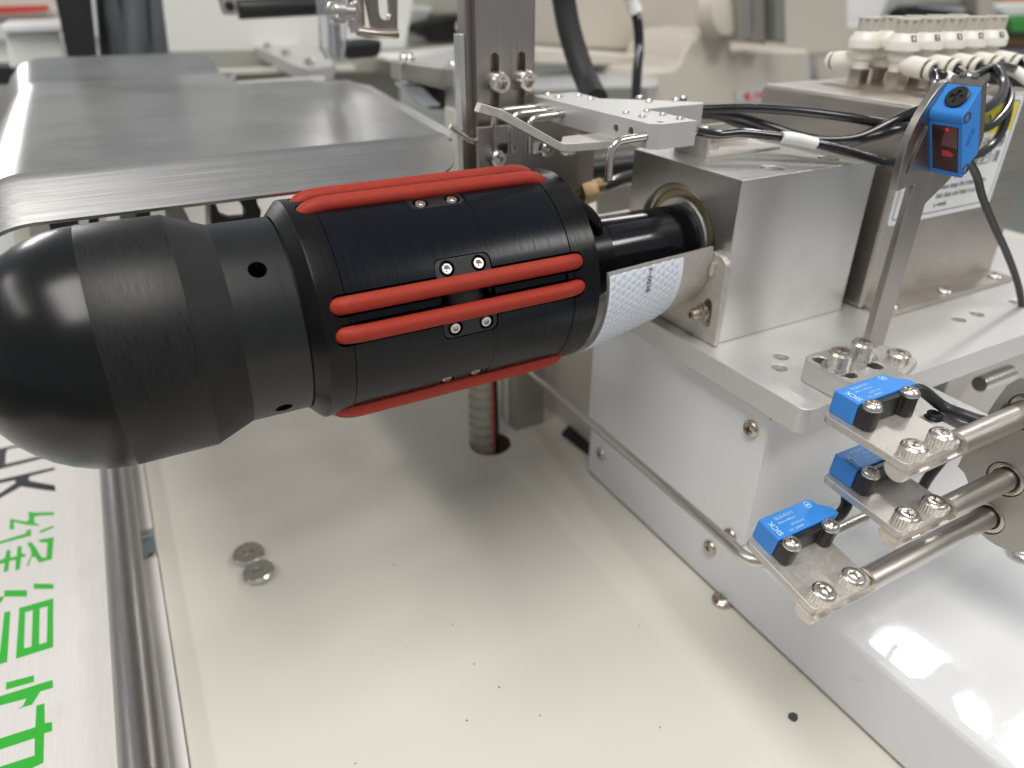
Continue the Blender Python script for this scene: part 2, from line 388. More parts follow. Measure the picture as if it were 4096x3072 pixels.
for u in UNITS:
    for s in (-7.1, 7.1):
        obj('red_cord', G().tube(cordpath(u+s), 3.27, 20, 5), 'red', arm, smooth=60)
    # guide wheel between the cords
    t = Vector(cyl(0, 1, u+90))-Vector(cyl(0, 0, 0)); t = (Vector(cyl(0, 44, u+.5))-Vector(cyl(0, 44, u-.5))).normalized()
    o = Vector(cyl(108, 33.6, u))
    obj('guide_wheel', G().lathe([(-4.2, 9.6), (-3.9, 10), (3.9, 10), (4.2, 9.6)], o, t, 48), 'blackpl', arm)
    for s in (-1, 1):
        k = 44*pi/180; g = G()
        a0, a1 = (5.6, 20.4) if s > 0 else (-20.4, -5.6)
        outer = rrect(96.1, 119.2, a0*k, a1*k, 3, 5, (1, 1, 0, 0) if s > 0 else (0, 0, 1, 1))
        n = len(outer)
        g.add([cyl(x, 41.7, u+t_/k) for x, t_ in outer]+[cyl(x, 43.9, u+t_/k) for x, t_ in outer], [tuple(range(n))[::-1], tuple(range(n, 2*n))]+[(i, (i+1) % n, n+(i+1) % n, n+i) for i in range(n)])
        kp = obj('keeper_plate', g, 'keeper', arm, smooth=32)
        cgk = G(); sc = []
        for x in (101.0, 114.5):
            p = Vector(cyl(x, 46.5, u+15.5*s)); ax = Vector((x, AY, AZ))-p
            cgk.lathe([(0, 3.2), (9, 3.2)], p, ax, 28)
        cut(kp, cgk)
        for x in (101.0, 114.5):
            p = Vector(cyl(x, 41.75, u+15.5*s)); ax = p-Vector((x, AY, AZ))
            sg = G(); sg.lathe([(0, 2.3), (1.5, 2.35), (2.05, 2.0), (2.05, hexr(1.45)), (.9, hexr(1.3)), (.6, .2)], p, ax, 36)
            obj('screw', sg, 'screw', arm)
# lint caught under the lowest visible keeper
g = G()
for k in range(260):
    x = random.gauss(97, 4.2); ph = -51.2+random.gauss(0, 1.3); a = random.uniform(0, 6.28); l = random.uniform(.8, 2.6)
    p = Vector(cyl(x, 45.2+random.random()*2.4, ph)); q = p+Vector((cos(a)*l, random.uniform(-.5, .5)*l, sin(a)*l*.5)); mid = (p+q)/2+Vector((random.uniform(-.5, .5),)*3)
    g.tube([p, mid, q], .07, 3, 2)
tag(obj('lint', g, 'lint', None, origin=W(cyl(97, 46, -51))), 'tuft of grey lint stuck under the lowest screw plate of the roller', 'lint')

# ---------------------------------------------------------------- bearing block
bb = thing('bearing_block', 'square machined aluminium bearing block carrying the black shaft', 'bearing block', (290, 275, -160))
bg = obj('block', G().box(246.5, 339, 234.8, 315, -159.9, -77.3), 'alub', bb, bevel=.5)
g = G().lathe([(-3, 29.4), (26, 29.4)], (246.5, AY, AZ), (1, 0, 0), 64)
for x, y in ((277.5, 246.5), (320, 249), (300, 303)): g.lathe([(-6, 5.6), (6, 5.6)], (x, y, -77.3), (0, 0, 1), 32)
cut(bg, g)
obj('bearing_outer_race', G().lathe([(3.2, 29.3), (2.8, 29), (2.8, 26.2), (4, 26), (4, 29.3)], (246.5, AY, AZ), (1, 0, 0), 64, 0, 0), 'nickel', bb)
obj('bearing_shield', G().lathe([(4, 26), (4.4, 25.6), (4.4, 22.4)], (246.5, AY, AZ), (1, 0, 0), 64, 0, 0), 'bronze', bb)
obj('bearing_inner_race', G().lathe([(4.4, 22.4), (2.2, 22), (1.6, 21.4), (1.6, 18.35)], (246.5, AY, AZ), (1, 0, 0), 64, 0, 0), 'alub', bb)
for x, y in ((277.5, 246.5), (320, 249)): cap_screw(bb, (x, y, -83.2), (0, 0, 1), 4.4, 4.6, False)

# tape gutter with its flange
gd = thing('shaft_guard', 'curved steel shaft guard with a flange bolted to the bearing block', 'guard', (240, 240, -160))
def gr(x): return 43.9-(x-174)*.158
def gpt(x, ph, d=0): return cyl(x, gr(x)+d, ph)
rows = [[gpt(x, ph) for x in (173.5, 185, 196, 207, 218, 230, 242.8)] for ph in [12-4*k for k in range(34)]]
obj('gutter', G().grid(rows, -1.3), 'plate', gd, smooth=50)
fl = [(232.6, -159.6), (286, -159.6), (286, -130), (262, -113.2)]+[(238.6+0, -113.2)]+[(238.6-6*sin(radians(a)), -119.2+6*cos(radians(a))) for a in (15, 30, 45, 60, 75, 90)]
fo = obj('flange', G().prism(fl, 'x', 243.0, 246.4), 'plate', gd, bevel=.5)
cg2 = G().prism(stadium(240.9, -144.2, 9, 2.9, radians(86)), 'x', 230, 260)
cg2.lathe([(-8, 31), (8, 31)], (245, AY, AZ), (1, 0, 0), 64)
cut(fo, cg2)
obj('weld_bead', G().tube([(242.4, 240.6, -117.5), (242.2, 241, -121), (242.6, 241.2, -124)], lambda t: 1.6-.5*abs(t-.5), 10, 4), 'plate', gd)
gs = G(); gs.lathe([(0, 5), (1, 5), (1, 3.8), (4.2, 3.8), (4.2, 3.1), (8.5, 3.1), (8.5, 1.5), (6, 1.4)], (243, 243.4, -144.6), (-1, 0, 0), 28)
obj('screw', gs, 'nickel', gd)
tp = G(); rows = [[gpt(x, ph, .3) for x in (173.8, 180, 188, 197, 206, 214, 220.8)] for ph in [10-3*k for k in range(30)]]
tape = mat('embossed_reflective_tape', (.76, .79, .86), 0, .34, coat=.25)
tpo = obj('reflective_tape', G().grid(rows, .2), tape, gd, smooth=50, recalc=True)
hg = G(); hr_ = 1.72
for i_ in range(15):
    for j_ in range(27):
        x_ = 176.0+i_*3.1; ph_ = 8.2-(j_+.5*(i_ % 2))*3.58/gr(x_)*57.3
        if ph_ < -74 or x_ > 219.2: continue
        n_ = len(hg.v); vs_ = []
        for rr_, h_ in ((1.0, .32), (.7, .75), (.25, .8)):
            vs_ += [gpt(x_+hr_*rr_*cos(k_*pi/3), ph_+hr_*rr_*sin(k_*pi/3)/gr(x_)*57.3, h_) for k_ in range(6)]
        hg.add(vs_, [(a_*6+k_, a_*6+(k_+1) % 6, a_*6+6+(k_+1) % 6, a_*6+6+k_) for a_ in (0, 1) for k_ in range(6)]+[(12, 13, 14, 15, 16, 17)])
ho = obj('honeycomb_relief', hg, mat('blue_white_lens_tape', (.60, .655, .76), 0, .22, coat=.4), tpo, smooth=25)
ho['kind'] = 'stuff'
def on_tape(x0, ph0):
    return lambda tx, ty: gpt(x0+ty, ph0-tx/gr(197)*57.3, .95)
text('printed_number', '0038', on_tape(196.6, 4), 'ink', tpo, 4.0, .03, sx=1.0)
text('printed_number', '±-', on_tape(197.6, 9.6), 'ink', tpo, 4.0, .03)

# ---------------------------------------------------------------- mounting plate
mp = thing('mounting_plate', 'thick aluminium mounting plate with screw holes under the bearing block', 'plate', (300, 220, -173))
pl = rrect(235.2, 560, 166.8, 336, 5, 5, (0, 0, 0, 1))
pl = [(235.2+5-5*cos(radians(a)), 166.8+5-5*sin(radians(a))) for a in (0, 22, 45, 67, 90)]+[(560, 166.8), (560, 336), (235.2, 336)]
po = obj('plate_body', G().prism(pl, 'z', -173, -160), 'alu', mp, bevel=.5)
HOL = [(256, 201.5), (265.5, 209.5), (386, 195.2), (402, 195), (438.6, 194.6)]
g = G()
for x, y in HOL: g.lathe([(-5, 3.6), (5, 3.6)], (x, y, -160), (0, 0, 1), 28)
cut(po, g)
for x, y in HOL: obj('screw', G().lathe([(0, 3.2), (2.6, 3.2), (3, 2.8), (3, hexr(1.9)), (1.2, hexr(1.8)), (.8, .2)], (x, y, -165), (0, 0, 1), 36), 'screw', mp)

# ---------------------------------------------------------------- machine base: upper housing and lower body
mb = thing('machine_housing', 'white painted machine base with a screwed side cover and glossy foot', 'machine base', (241, 190, TZ))
obj('side_cover', G().box(241, 242.6, 189.6, 333, -257, -176.5), 'white', mb, bevel=.3)
obj('inner_frame', G().box(242.8, 372, 191.5, 333, -256.8, -173.2), 'alug', mb)
obj('end_cover', G().box(241.6, 369, 189.0, 190.6, -256.4, -178.5), 'white', mb, bevel=.3)
lbp = [(241.2, TZ+.3), (241.2, -261), (241.9, -258.6), (243.6, -257.3), (246, -257), (720, -257), (720, TZ+.3)]
obj('lower_body', G().prism([(241.2, TZ+.3), (241.2, -257), (720, -257), (720, TZ+.3)], 'y', -200, 333), 'gloss', mb, bevel=4.5, seg=5)
def on_cover(px, py, r=4.3, m='nickel'):
    p = A(px, py, x=241); pan_screw(mb, (240.9, p.y, p.z), (-1, 0, 0), r, 2.2, m=m)
on_cover(3006, 1715, 4.6); on_cover(2922, 2142, 4.3); on_cover(2841, 2190, 4.4); on_cover(2406, 1815, 4.2)
p = A(4092, 2222, z=-257); pan_screw(mb, (p.x, p.y, -257), (0, 0, 1), 7.5, 4)
obj('rear_body', G().box(262, 420, 333.5, 640, TZ+.2, -176), 'creamd', mb)

# ---------------------------------------------------------------- sensor post
ps = thing('sensor_post', 'flat steel post with a curved slotted head standing on the mounting plate', 'post', (308, 190, -160))
YP = 190.0
def V2(zoom, pts):
    return [A(zoom[0]+a*zoom[2], zoom[1]+b*zoom[2], y=YP) for a, b in pts]
q = V2((3296, 300, .36166), [(805, 1290), (815, 1190), (860, 1000), (920, 770), (1000, 590), (1075, 440), (1180, 270), (1270, 150), (1335, 85), (1400, 55), (1520, 60), (1640, 130), (1640, 700), (1400, 1150)])
prof = [(p.x, p.z) for p in q]+[(315.7, -88), (315.4, -157), (302.6, -157), (302.6, -96), (300.6, -90)]
k = V2((3296, 300, .36166), [(985, 1240), (1000, 1215), (960, 1225)])
prof = [(p.x, p.z) for p in q]+[(315.7, -86), (315.2, -157), (301.8, -157)]+[(p.x, p.z) for p in k]
head = obj('post_blade', G().prism(prof, 'y', YP, YP+3.4), 'steelz', ps, bevel=.3)
sl_ = V2((3296, 300, .36166), [(1125, 560), (1145, 585), (1060, 780), (990, 920), (935, 1085), (905, 1088), (950, 920), (1020, 760)])
cut(head, G().prism([(p.x, p.z) for p in sl_], 'y', YP-5, YP+9))
obj('foot', G().prism([(301.8, 193.4), (315.2, 193.4), (315.2, 172.5), (313.4, 170.3), (297.5, 165.2), (295, 167), (296, 178), (301.8, 184)], 'z', -159.9, -156.4), 'plate', ps, bevel=.4)
cap_screw(ps, (304.0, 174.6, -156.4), (0, 0, 1), 5.3, 5.2)

# photoelectric sensor on the post (tilted about y)
PE = thing('photoelectric_sensor', 'blue photoelectric sensor with dark red window clamped to the curved post', 'sensor', (305, 182, -70))
TI = radians(25.7); PO = A(3296+1170*.36166, 300+555*.36166, y=YP)      # window top corner at the post side
def tilt(v):      # local: a = depth behind the window, y, c = height above the window top
    a, y, c = v; return Vector((PO.x+a*cos(TI)-c*sin(TI), y, PO.z+a*sin(TI)+c*cos(TI)))
def TG(): return G(tilt)
lug = [(2.4+3.1*cos(radians(a)), 4.6+3.1*sin(radians(a))) for a in (200, 180, 155, 130, 105, 85)]
side = [(10.4, 13), (9.7, -15.9), (5, -17.6), (.6, -21.9), (-.4, -22), (-.4, 2.2), (.2, 2.6)]+lug
bd = obj('body', TG().prism([(a, c) for a, c in side], 'y', 175.5, 190), 'blue', PE, bevel=.25)
cut(bd, TG().box(-2, .5, 177.3, 189, -20.2, 1.0))
obj('window', TG().box(.05, .6, 177.35, 188.95, -20.15, .95), 'lens', PE)
wi = obj('window_insert', TG().prism([(177.8, .6), (183, .4), (185, -8.2), (177.9, -9.0)], 'x', -.02, .04), 'lensw', PE)
obj('glow_spot', TG().lathe([(0, .8), (.06, .7)], (-.03, 182.4, -.6), (-1, 0, 0), 16), 'led', PE)
obj('glow_spot', TG().prism([(184.6, -10.6), (181.6, -10.4), (179.4, -12), (180.4, -13.2), (184.5, -13.2)], 'x', 0, .045), mat('dull_red_glow', (.3, .01, .02), 0, .3, emit=((1, .02, .03), .10)), PE)
obj('cap', TG().prism([(10.5, 13.05), (13.7, 15.0), (13.9, 13), (13.2, -10), (12.2, -12), (9.9, -15.5), (10.5, 0)], 'y', 175.7, 189.9), 'smoke', PE, bevel=.3)
for y in (180.3, 185.4): obj('cap_clip', TG().prism([(y-1.3, 0), (y+1.3, 0), (y+1.3, 1.6), (y+.8, 1.6), (y+.8, .8), (y-.8, .8), (y-.8, 1.6), (y-1.3, 1.6)], 'x', 12, 13.2) if False else TG().box(12.6, 14.2, y-1.3, y+1.3, 14.2, 16.0), 'smoke', PE, bevel=.2)
# sloped face with the turn knob
sd = Vector((8.0, 0, 5.45)).normalized(); sn = Vector((-sd.z, 0, sd.x))
def face(u_, v_, h=0):   # u along the slope, v along -y (to the right in the photo)
    b = Vector((2.6, 190, 7.6)); return (b.x+sd.x*u_+sn.x*h, 190-v_, b.z+sd.z*u_+sn.z*h)
kc = face(4.3, 7.6)
obj('knob_recess', TG().lathe([(-.3, 5.2), (.06, 5.2), (.06, 4.7), (-.2, 4.7)], kc, sn, 40), 'bluee', PE)
obj('knob', TG().lathe([(0, 4.4), (.7, 4.4), (.95, 4.0), (.95, crossr(2.6, .72)), (.1, crossr(2.5, .68)), (.05, .1)], kc, sn, 96, up=(0, 1, .0)), 'blackpl', PE)
g = TG()
for u0, u1, v0, v1 in ((8.3, 8.7, 2.0, 4.2), (7.6, 9.4, 2.9, 3.3), (8.4, 8.8, 11.3, 13.6)):
    g.add([face(a, b, .05) for a, b in ((u0, v0), (u0, v1), (u1, v1), (u1, v0))], [(0, 1, 2, 3)])
obj('plus_minus_mark', g, 'slot', PE, smooth=0)
for a, c in ((2.2, 4.6), (1.9, -18.9)):
    obj('eyelet', TG().lathe([(0, 2.1), (.3, 2.1), (.3, 1.55), (-2, 1.5)], (a, 175.5, c), (0, -1, 0), 28, 0), 'brass', PE)
def sicks(tx, ty):
    a = radians(50); return tilt((2.9+tx*cos(a)-ty*sin(a), 175.42, -9.0+tx*sin(a)+ty*cos(a)))
text('engraved_name', 'SICK', sicks, 'bluee', PE, 3.4, .04, sx=1.05)

# ---------------------------------------------------------------- slotted mounting bar on the plate
sb = thing('slotted_bar', 'aluminium bar with two slots bolted to the corner of the mounting plate', 'bar', (268, 180, -160))
bo = obj('bar_body', G().prism([(259.3, 190.2), (257, 189.4), (255, 187.5), (254.4, 185), (254.4, 118), (281.5, 118), (282.4, 152), (283.6, 184), (283, 187.5), (281, 189.7), (279, 190.2)], 'z', -159.9, -148.8), 'alub', sb, bevel=.6)
g = G()
for x in (260.3, 277.3): g.prism(stadium(x, 176, 15.5, 3.2, pi/2), 'z', -158, -140)
g.lathe([(-8, 3.1), (8, 3.1)], (259.8, 128.4, -149), (0, 0, 1), 20)
cut(bo, g)
for x, y in ((260.4, 174.6), (277.4, 176.2)): cap_screw(sb, (x, y, -148.8), (0, 0, 1), 5.4, 6.6, False, wash=True)
gs = G().lathe([(0, 2.8), (1, 3), (1.6, 2.6), (2.2, 3), (2.8, 2.6), (3.4, 3), (4.0, 2.7), (4, hexr(1.5)), (1.5, hexr(1.4))], (259.8, 128.4, -150.8), (.08, 0, 1), 30)
obj('grub_screw', gs, 'blackpl', sb)
cl = thing('rod_clamp', 'grey anodised clamp plate with three bores holding the sensor rods', 'clamp', (292, 100, -160))
K = 1.02
co_ = [(122.6, -146), (121, -138.8), (117.8, -134), (113, -132.4), (60, -120), (60, -178), (84, -194), (92, -203.5), (97, -206.8), (101.5, -207.6), (105.5, -207.6), (110.5, -206.2)]
cl_l = [(118.6, -189.5), (120.6, -186.4), (121.4, -184), (123.4, -182.4), (126.5, -181.6), (128, -181)]
poly = co_+[(117.5, -199.5), (119.6, -193), (120.2, -189.5), (121.4, -186.6), (124, -183.8), (127.2, -182.6), (126.6, -170)]
cb = obj('clamp_plate', G().prism(poly, 'x', 290.5, 301), 'alug', cl, bevel=.4)
RODS = [((213, 110.8, -146.0), 2, 'topmost'), ((219.5, 108.6, -177.2), 5, 'middle'), ((182, 109.5, -198), 10, 'lowest')]
g = G()
for (x, y, z), t, n_ in RODS: g.lathe([(-20, 7.6), (20, 7.6)], (295, y, z), (1, 0, 0), 32)
cut(cb, g)
for (x, y, z), t, n_ in RODS:
    obj('bushing', G().lathe([(10.5, 7.4), (1.2, 7.4), (.5, 7.2), (.3, 6.8), (.3, 5.6), (3, 5.3), (10.5, 5.3)], (290.5, y, z), (1, 0, 0), 40, 0, 0), 'nickel', cl)

# ---------------------------------------------------------------- three rods with plates, and the small sensors on them
ord_ = {'topmost': 'uppermost of the three steel rod brackets, its plate beside the mounting bar', 'middle': 'middle steel rod bracket, half covered by the bracket above', 'lowest': 'lowest and leftmost steel rod bracket, reaching furthest over the white foot'}
lab = {'topmost': 'small blue sensor on the uppermost rod bracket, in front of the mounting bar', 'middle': 'small blue sensor on the middle rod bracket, partly hidden under the upper plate', 'lowest': 'small blue sensor on the lowest rod bracket, its printed top fully visible'}
for (ox, oy, oz), td, nm in RODS:
    t = radians(td); yh = Vector((0, cos(t), sin(t))); zh = Vector((0, -sin(t), cos(t)))
    def fr(v, ox=ox, oy=oy, oz=oz, yh=yh, zh=zh): return Vector((ox, oy, oz))+Vector((v[0], 0, 0))+yh*v[1]+zh*v[2]
    rb = thing('rod_bracket', ord_[nm], 'bracket', (ox, oy, oz), 'rod brackets in the clamp')
    rod = G(fr).lathe([(-1.4, 4.2), (-1, 4.75), (140, 4.75)], (0, 0, 0), (1, 0, 0), 40)
    ro = obj('rod', rod, 'rod', rb); cut(ro, G(fr).box(-9, 31.6, -9, 9, -.2, 9))
    obj('plate', G(fr).prism(rrect(0, 31.4, -2.6, 33.4, 2.6, 4), 'z', -.25, 3.0), 'plate', rb, bevel=.35)
    for x in (6.4, 22.2):
        sg = G(fr); sg.lathe([(0, 4.2), (0, knurl(4.45)), (3.9, knurl(4.45)), (4.6, 3.9), (4.9, 3.4), (4.9, hexr(2.3)), (2.4, hexr(2.2)), (1.6, .3)], (x, .7, 3.0), (0, 0, 1), 48)
        obj('screw', sg, 'screw', rb)
    sn_ = thing('small_sensor', lab[nm], 'sensor', fr((17, 25, 3)), 'small blue sensors on the rods')
    blu = [(3.2, 22.9), (3.2, 33.3), (3.7, 33.8), (30.6, 33.7), (31.2, 33.1), (31.7, 30.2), (34.9, 27.4), (36.4, 25.6), (36.4, 22.9)]
    obj('body', G(fr).prism(blu, 'z', 3.1, 12.3), 'blue', sn_, bevel=.45)
    clip = G(fr).prism([(3.4, 22.8), (3.4, 18.2), (4.3, 16.9), (5.5, 16.4), (7.6, 16.4), (9.0, 17.0), (9.6, 18.4), (9.6, 20.2), (24.6, 20.2), (24.6, 18.2), (25.4, 16.9), (26.6, 16.4), (28.8, 16.4), (30.0, 17.0), (30.7, 18.4), (31.5, 22.8)], 'z', 3.1, 11.6)
    obj('mounting_clip', clip, 'blackpl', sn_, bevel=.6)
    for x in (6.9, 27.9):
        pg = G(fr); pg.lathe([(0, 3.55), (.5, 3.6), (1.3, 3.3), (2.1, 2.6), (2.5, 1.9), (2.5, crossr(1.75, .5)), (.9, crossr(1.3, .4))], (x, 19.6, 11.6), (0, 0, 1), 48, up=(1, .6, 0))
        obj('screw', pg, 'screw', sn_)
    def tx(x0, y0, rot=0):
        return lambda a, b, x0=x0, y0=y0, rot=rot, fr=fr: fr((x0+a*cos(rot)-b*sin(rot), y0+a*sin(rot)+b*cos(rot), 12.36))
    def pt(name, s_, x0, y0, size, rot=0, bold=0):
        vs, fs = text_geo(s_, size, bold); g = G(); f_ = tx(x0, y0, rot)
        g.add([f_(a, b) for a, b in vs], fs)
        # the text vertices are already in the drawing frame
        return obj(name, g, 'bluep', sn_, smooth=0, recalc=False)
    pt('printed_name', 'SICK', 7.4, 24.0, 3.4, pi/2, .06)
    pt('printed_line', 'GL2S-E1311', 9.2, 30.6, 2.0, 0, .02)
    pt('printed_line', 'Made in Malaysia', 9.2, 28.6, 1.35, 0, .01)
    pt('printed_line', 'pid.sick.com', 13.6, 26.2, 1.35, 0, .01)
    pt('printed_line', 'P/N  1069909', 10.6, 24.0, 1.35, 0, .01)
    cg_ = G(fr); cx, cy = 27.6, 31.4
    for k in range(20):
        a0, a1 = 2*pi*k/20, 2*pi*(k+1)/20
        cg_.add([(cx+r*cos(a), cy+r*sin(a), 12.36) for r, a in ((1.3, a0), (1.6, a0), (1.6, a1), (1.3, a1))], [(0, 1, 2, 3)])
    cg_.add([(cx-.8, cy-.5, 12.36), (cx+.8, cy-.5, 12.36), (cx+.8, cy+.4, 12.36), (cx-.8, cy+.4, 12.36)], [(0, 1, 2, 3)])
    obj('printed_mark', cg_, 'bluep', sn_, smooth=0, recalc=False)
    # cable
    if nm == 'topmost':
        p0 = fr((36, 24.2, 7.6)); pts = [p0, fr((42, 23.2, 7.4)), A(3770, 1625, z=-145.5), A(3860, 1662, z=-145.8), A(3930, 1684, z=-146.3), A(3990, 1690, z=-147), (306, 122, -150), (330, 126, -160)]
        lb = 'black cable from the uppermost small blue sensor, running over the mounting bar to the clamp'
    elif nm == 'middle':
        p0 = fr((36, 24.2, 7.6)); pts = [p0, fr((42, 24.5, 6)), fr((52, 27, 2)), A(3830, 1800, y=126), A(3900, 1755, y=130), (300, 136, -170), (330, 140, -182)]
        lb = 'black cable from the middle small blue sensor, curving behind the clamp plate'
    else:
        p0 = fr((36, 24.2, 7.6)); pts = [p0, fr((41, 24.4, 7.4)), fr((47, 26.5, 8)), fr((55, 30.5, 11)), A(3620, 2030, y=142), A(3720, 1900, y=140), A(3800, 1800, y=138)]
        lb = 'black cable from the lowest small blue sensor, passing under the middle bracket'
    tag(obj('sensor_cable', G().tube(pts, 2.35, 14, 6), 'cable', None, smooth=60, origin=W(p0)), lb, 'cable', 'small sensor cables')

# bent guide rod
pts = [(232, 430, -250), (215.5, 300, -232.0), (202, 205, -218.3), (195.6, 163, -212.3), (193.9, 152, -210.9), (195.5, 146.5, -210.6), (200, 144.0, -210.9), (206, 143.3, -211.3), (262, 143.3, -211.6)]
tag(obj('bent_rod', G().tube(pts, 2.6, 18, 4), 'rod', None, smooth=60, origin=W(pts[4])), 'thin steel rod bent at a right angle in front of the white side cover', 'rod')

# ---------------------------------------------------------------- stainless valve box with its warning sticker
vb = thing('valve_box', 'stainless steel box with a warning sticker standing behind the sensor post', 'box', (410, 275, -160))
obj('box_body', G().box(349, 471.5, 229.5, 329, -159.9, -51.6), 'boxst', vb, bevel=2.2, seg=3)
obj('front_flange', G().box(352.5, 470, 214.6, 229.7, -159.8, -157), 'boxst', vb, bevel=.4)
for x, y in ((361, 220), (408.5, 219.5), (459, 220)): pan_screw(vb, (x, y, -157), (0, 0, 1), 4.3, 2.3)
YS = 229.5
stk = obj('sticker', G().prism(rrect(352.3, 443, -112.5, -49.8-2.2, 3, 5), 'y', YS-.25, YS-.02), 'sticker', vb)
def ring(x0, x1, z0, z1, r, wd):
    g = G(); a = rrect(x0, x1, z0, z1, r, 5); b = rrect(x0+wd, x1-wd, z0+wd, z1-wd, max(r-wd, .2), 5); n = len(a)
    return g.add([(p[0], YS-.3, p[1]) for p in a]+[(p[0], YS-.3, p[1]) for p in b], [(i, (i+1) % n, n+(i+1) % n, n+i) for i in range(n)])
obj('printed_border', ring(355, 440.6, -109.8, -54.4, 2, .55), 'ink', stk, smooth=0)
obj('yellow_band', G().prism(rrect(356.2, 439.6, -70.2, -55.4, 1.2), 'y', YS-.34, YS-.26), 'yellow', stk)
obj('blue_disc', G().lathe([(0, 11), (.07, 11)], (373, YS-.27, -93.5), (0, -1, 0), 40), 'printblue', stk)
def st(x0, z0): return lambda a, b: (x0+a, YS-.38, z0+b)
text('printed_line', 'WARNING', st(379, -67.2), 'ink', stk, 10.5, .1)
text('printed_line', '\u8bf7\u4fdd\u6301\u4f20\u52a8\u76ae\u5e26', st(388.5, -78.3), 'ink', stk, 7.2, .03, sx=.98)
text('printed_line', '\u6e05\u6d01\uff0c\u6bcf\u5468\u81f3\u5c11\u6e05', st(387.5, -86.4), 'ink', stk, 7.2, .03, sx=.86)
text('printed_line', '\u6d01\u4e00\u6b21', st(387.5, -92.0), 'ink', stk, 6, .02)
text('printed_line', 'Please keep the transmission', st(388.5, -97.2), 'ink', stk, 4.4, .02, sx=.83)
text('printed_line', 'belt clean and clean it at once', st(388.5, -102.0), 'ink', stk, 4.4, .02, sx=.80)
text('printed_line', 'a week.', st(388.5, -106.8), 'ink', stk, 4.4, .02, sx=.9)

# pneumatic fittings on top of the box
def fitting(x, y, num, label, face=(-.35, -.94), side=-1, big=1.0):
    t = thing('pneumatic_fitting', label, 'fitting', (x, y, -51.6), 'pneumatic fittings on the valve box')
    obj('hex_base', G().lathe([(0, hexr(5.9)), (8.4, hexr(5.9)), (9, hexr(5.2))], (x, y, -51.6), (0, 0, 1), 48, up=(1, .3, 0)), 'nickel', t)
    obj('stem', G().lathe([(0, 4.6), (4.5, 4.8), (5.2, 6.0), (6.2, 6.4), (8.6, 6.4), (8.8, 6.0), (10.5, 6.0)], (x, y, -42.6), (0, 0, 1), 32), 'ivory', t)
    obj('collar_body', G().lathe([(0, 8.2), (.5, 9.2), (4.4, 9.2), (5.2, 8.9), (8.6, 6.7), (8.9, 6.0)], (x, y, -32.1), (0, 0, 1), 40), 'ivory', t)
    def kr(th): return 6.1 if int(th/(2*pi)*40+.01) % 5 not in (2, 3) else 5.3
    obj('turn_knob', G().lathe([(0, 5.6), (.1, kr), (6.0, kr), (6.2, 6.1), (7.0, 6.1), (7.4, 5.6)], (x, y, -23.2), (0, 0, 1), 40), 'knob', t)
    d = Vector((0, side, -.10)).normalized(); o = Vector((x, y, -38.4))
    obj('elbow', G().lathe([(0, 4.2), (5, 4.6), (8, 5.3), (17.5, 5.3), (17.8, 4.8)], o, d, 32), 'ivory', t)
    obj('brass_ring', G().lathe([(17.6, 5.0), (19, 5.0)], o, d, 32), 'brass', t)
    obj('release_ring', G().lathe([(19, 4.6), (19.3, 5.0), (21.5, 5.1), (21.9, 4.8), (21.9, 3.4), (19, 3.3)], o, d, 32, 0, 0), 'ivory', t)
    if num:
        fd = Vector((face[0], face[1], 0)).normalized(); rt = Vector((0, 0, 1)).cross(-fd)*-1
        rt = Vector((-fd.y, fd.x, 0)); 
        c = Vector((x, y, -25.5))+fd*8.15; upv = (Vector((0, 0, 1))*.84-fd*.54).normalized()
        g = G(); g.add([c+rt*a+upv*b-fd*.0 for a, b in ((-1.5, -1.8), (1.5, -1.8), (1.5, 1.8), (-1.5, 1.8))]+[c+rt*a+upv*b-fd*1.2 for a, b in ((-1.5, -1.8), (1.5, -1.8), (1.5, 1.8), (-1.5, 1.8))], [(0, 1, 2, 3), (7, 6, 5, 4), (0, 4, 5, 1), (1, 5, 6, 2), (2, 6, 7, 3), (3, 7, 4, 0)])
        tg = obj('number_tag', g, 'ink', t, smooth=0)
        nn = rt.cross(upv); nn = nn if nn.dot(fd) > 0 else -nn
        text('printed_number', num, lambda a, b: c+nn*.08+rt*(a)+upv*(b-1.1), 'sleevew', tg, 3.1, .05, 'CENTER')
    return o+d*21
TIP = {}
names = ['leftmost fitting of the front row, numbered 8', 'front row fitting numbered 7, second from the left', 'front row fitting numbered 5, in the middle of the row', 'front row fitting numbered 6, second from the right', 'rightmost of the front row, feeding a thick black hose']
for i in range(5):
    TIP[i] = fitting(398.2+20.2*i, 278, '87567'[i], 'ivory air fitting, '+names[i])
nb = ['back row, leftmost, its elbow pointing away', 'back row, second from the left', 'back row, in the middle', 'back row, second from the right', 'back row, rightmost']
for i in range(5):
    fitting(394+20*i, 299, None, 'ivory air fitting in the '+nb[i], side=1)

# ---------------------------------------------------------------- air blow manifold, its tubes, deflector and post
mf = thing('air_manifold', 'bead blasted aluminium air manifold with small screws over the shaft', 'manifold', (225, 290, -62))
mo = obj('manifold_block', G().prism([(201.7, 348), (201.7, 250), (203.5, 246.6), (205.2, 246), (225.4, 246), (225.6, 300), (261, 281), (266, 284.5), (241, 311), (227, 322), (226, 348)] if False else [(201.7, 348), (201.7, 249.5), (205.4, 245.8), (225.2, 245.8), (225.2, 282.5), (261.5, 282.5), (265, 287), (240, 311), (226.5, 322), (229, 348)], 'z', -62, -51.6), 'alu', mf, bevel=.35)
g = G()
for y, z in ((272.5, -57), (261.3, -56.6), (248.9 +2.2, -57.2), (317.5, -56.8), (329.2, -56.6), (341.3, -56.4)): g.lathe([(-3, 1.9), (9, 1.9)], (201.7, y, z), (1, 0, 0), 24)
g.lathe([(-4, 1.5), (4, 1.5)], (208.8, 250.6, -51.6), (0, 0, 1), 20)
cut(mo, g)
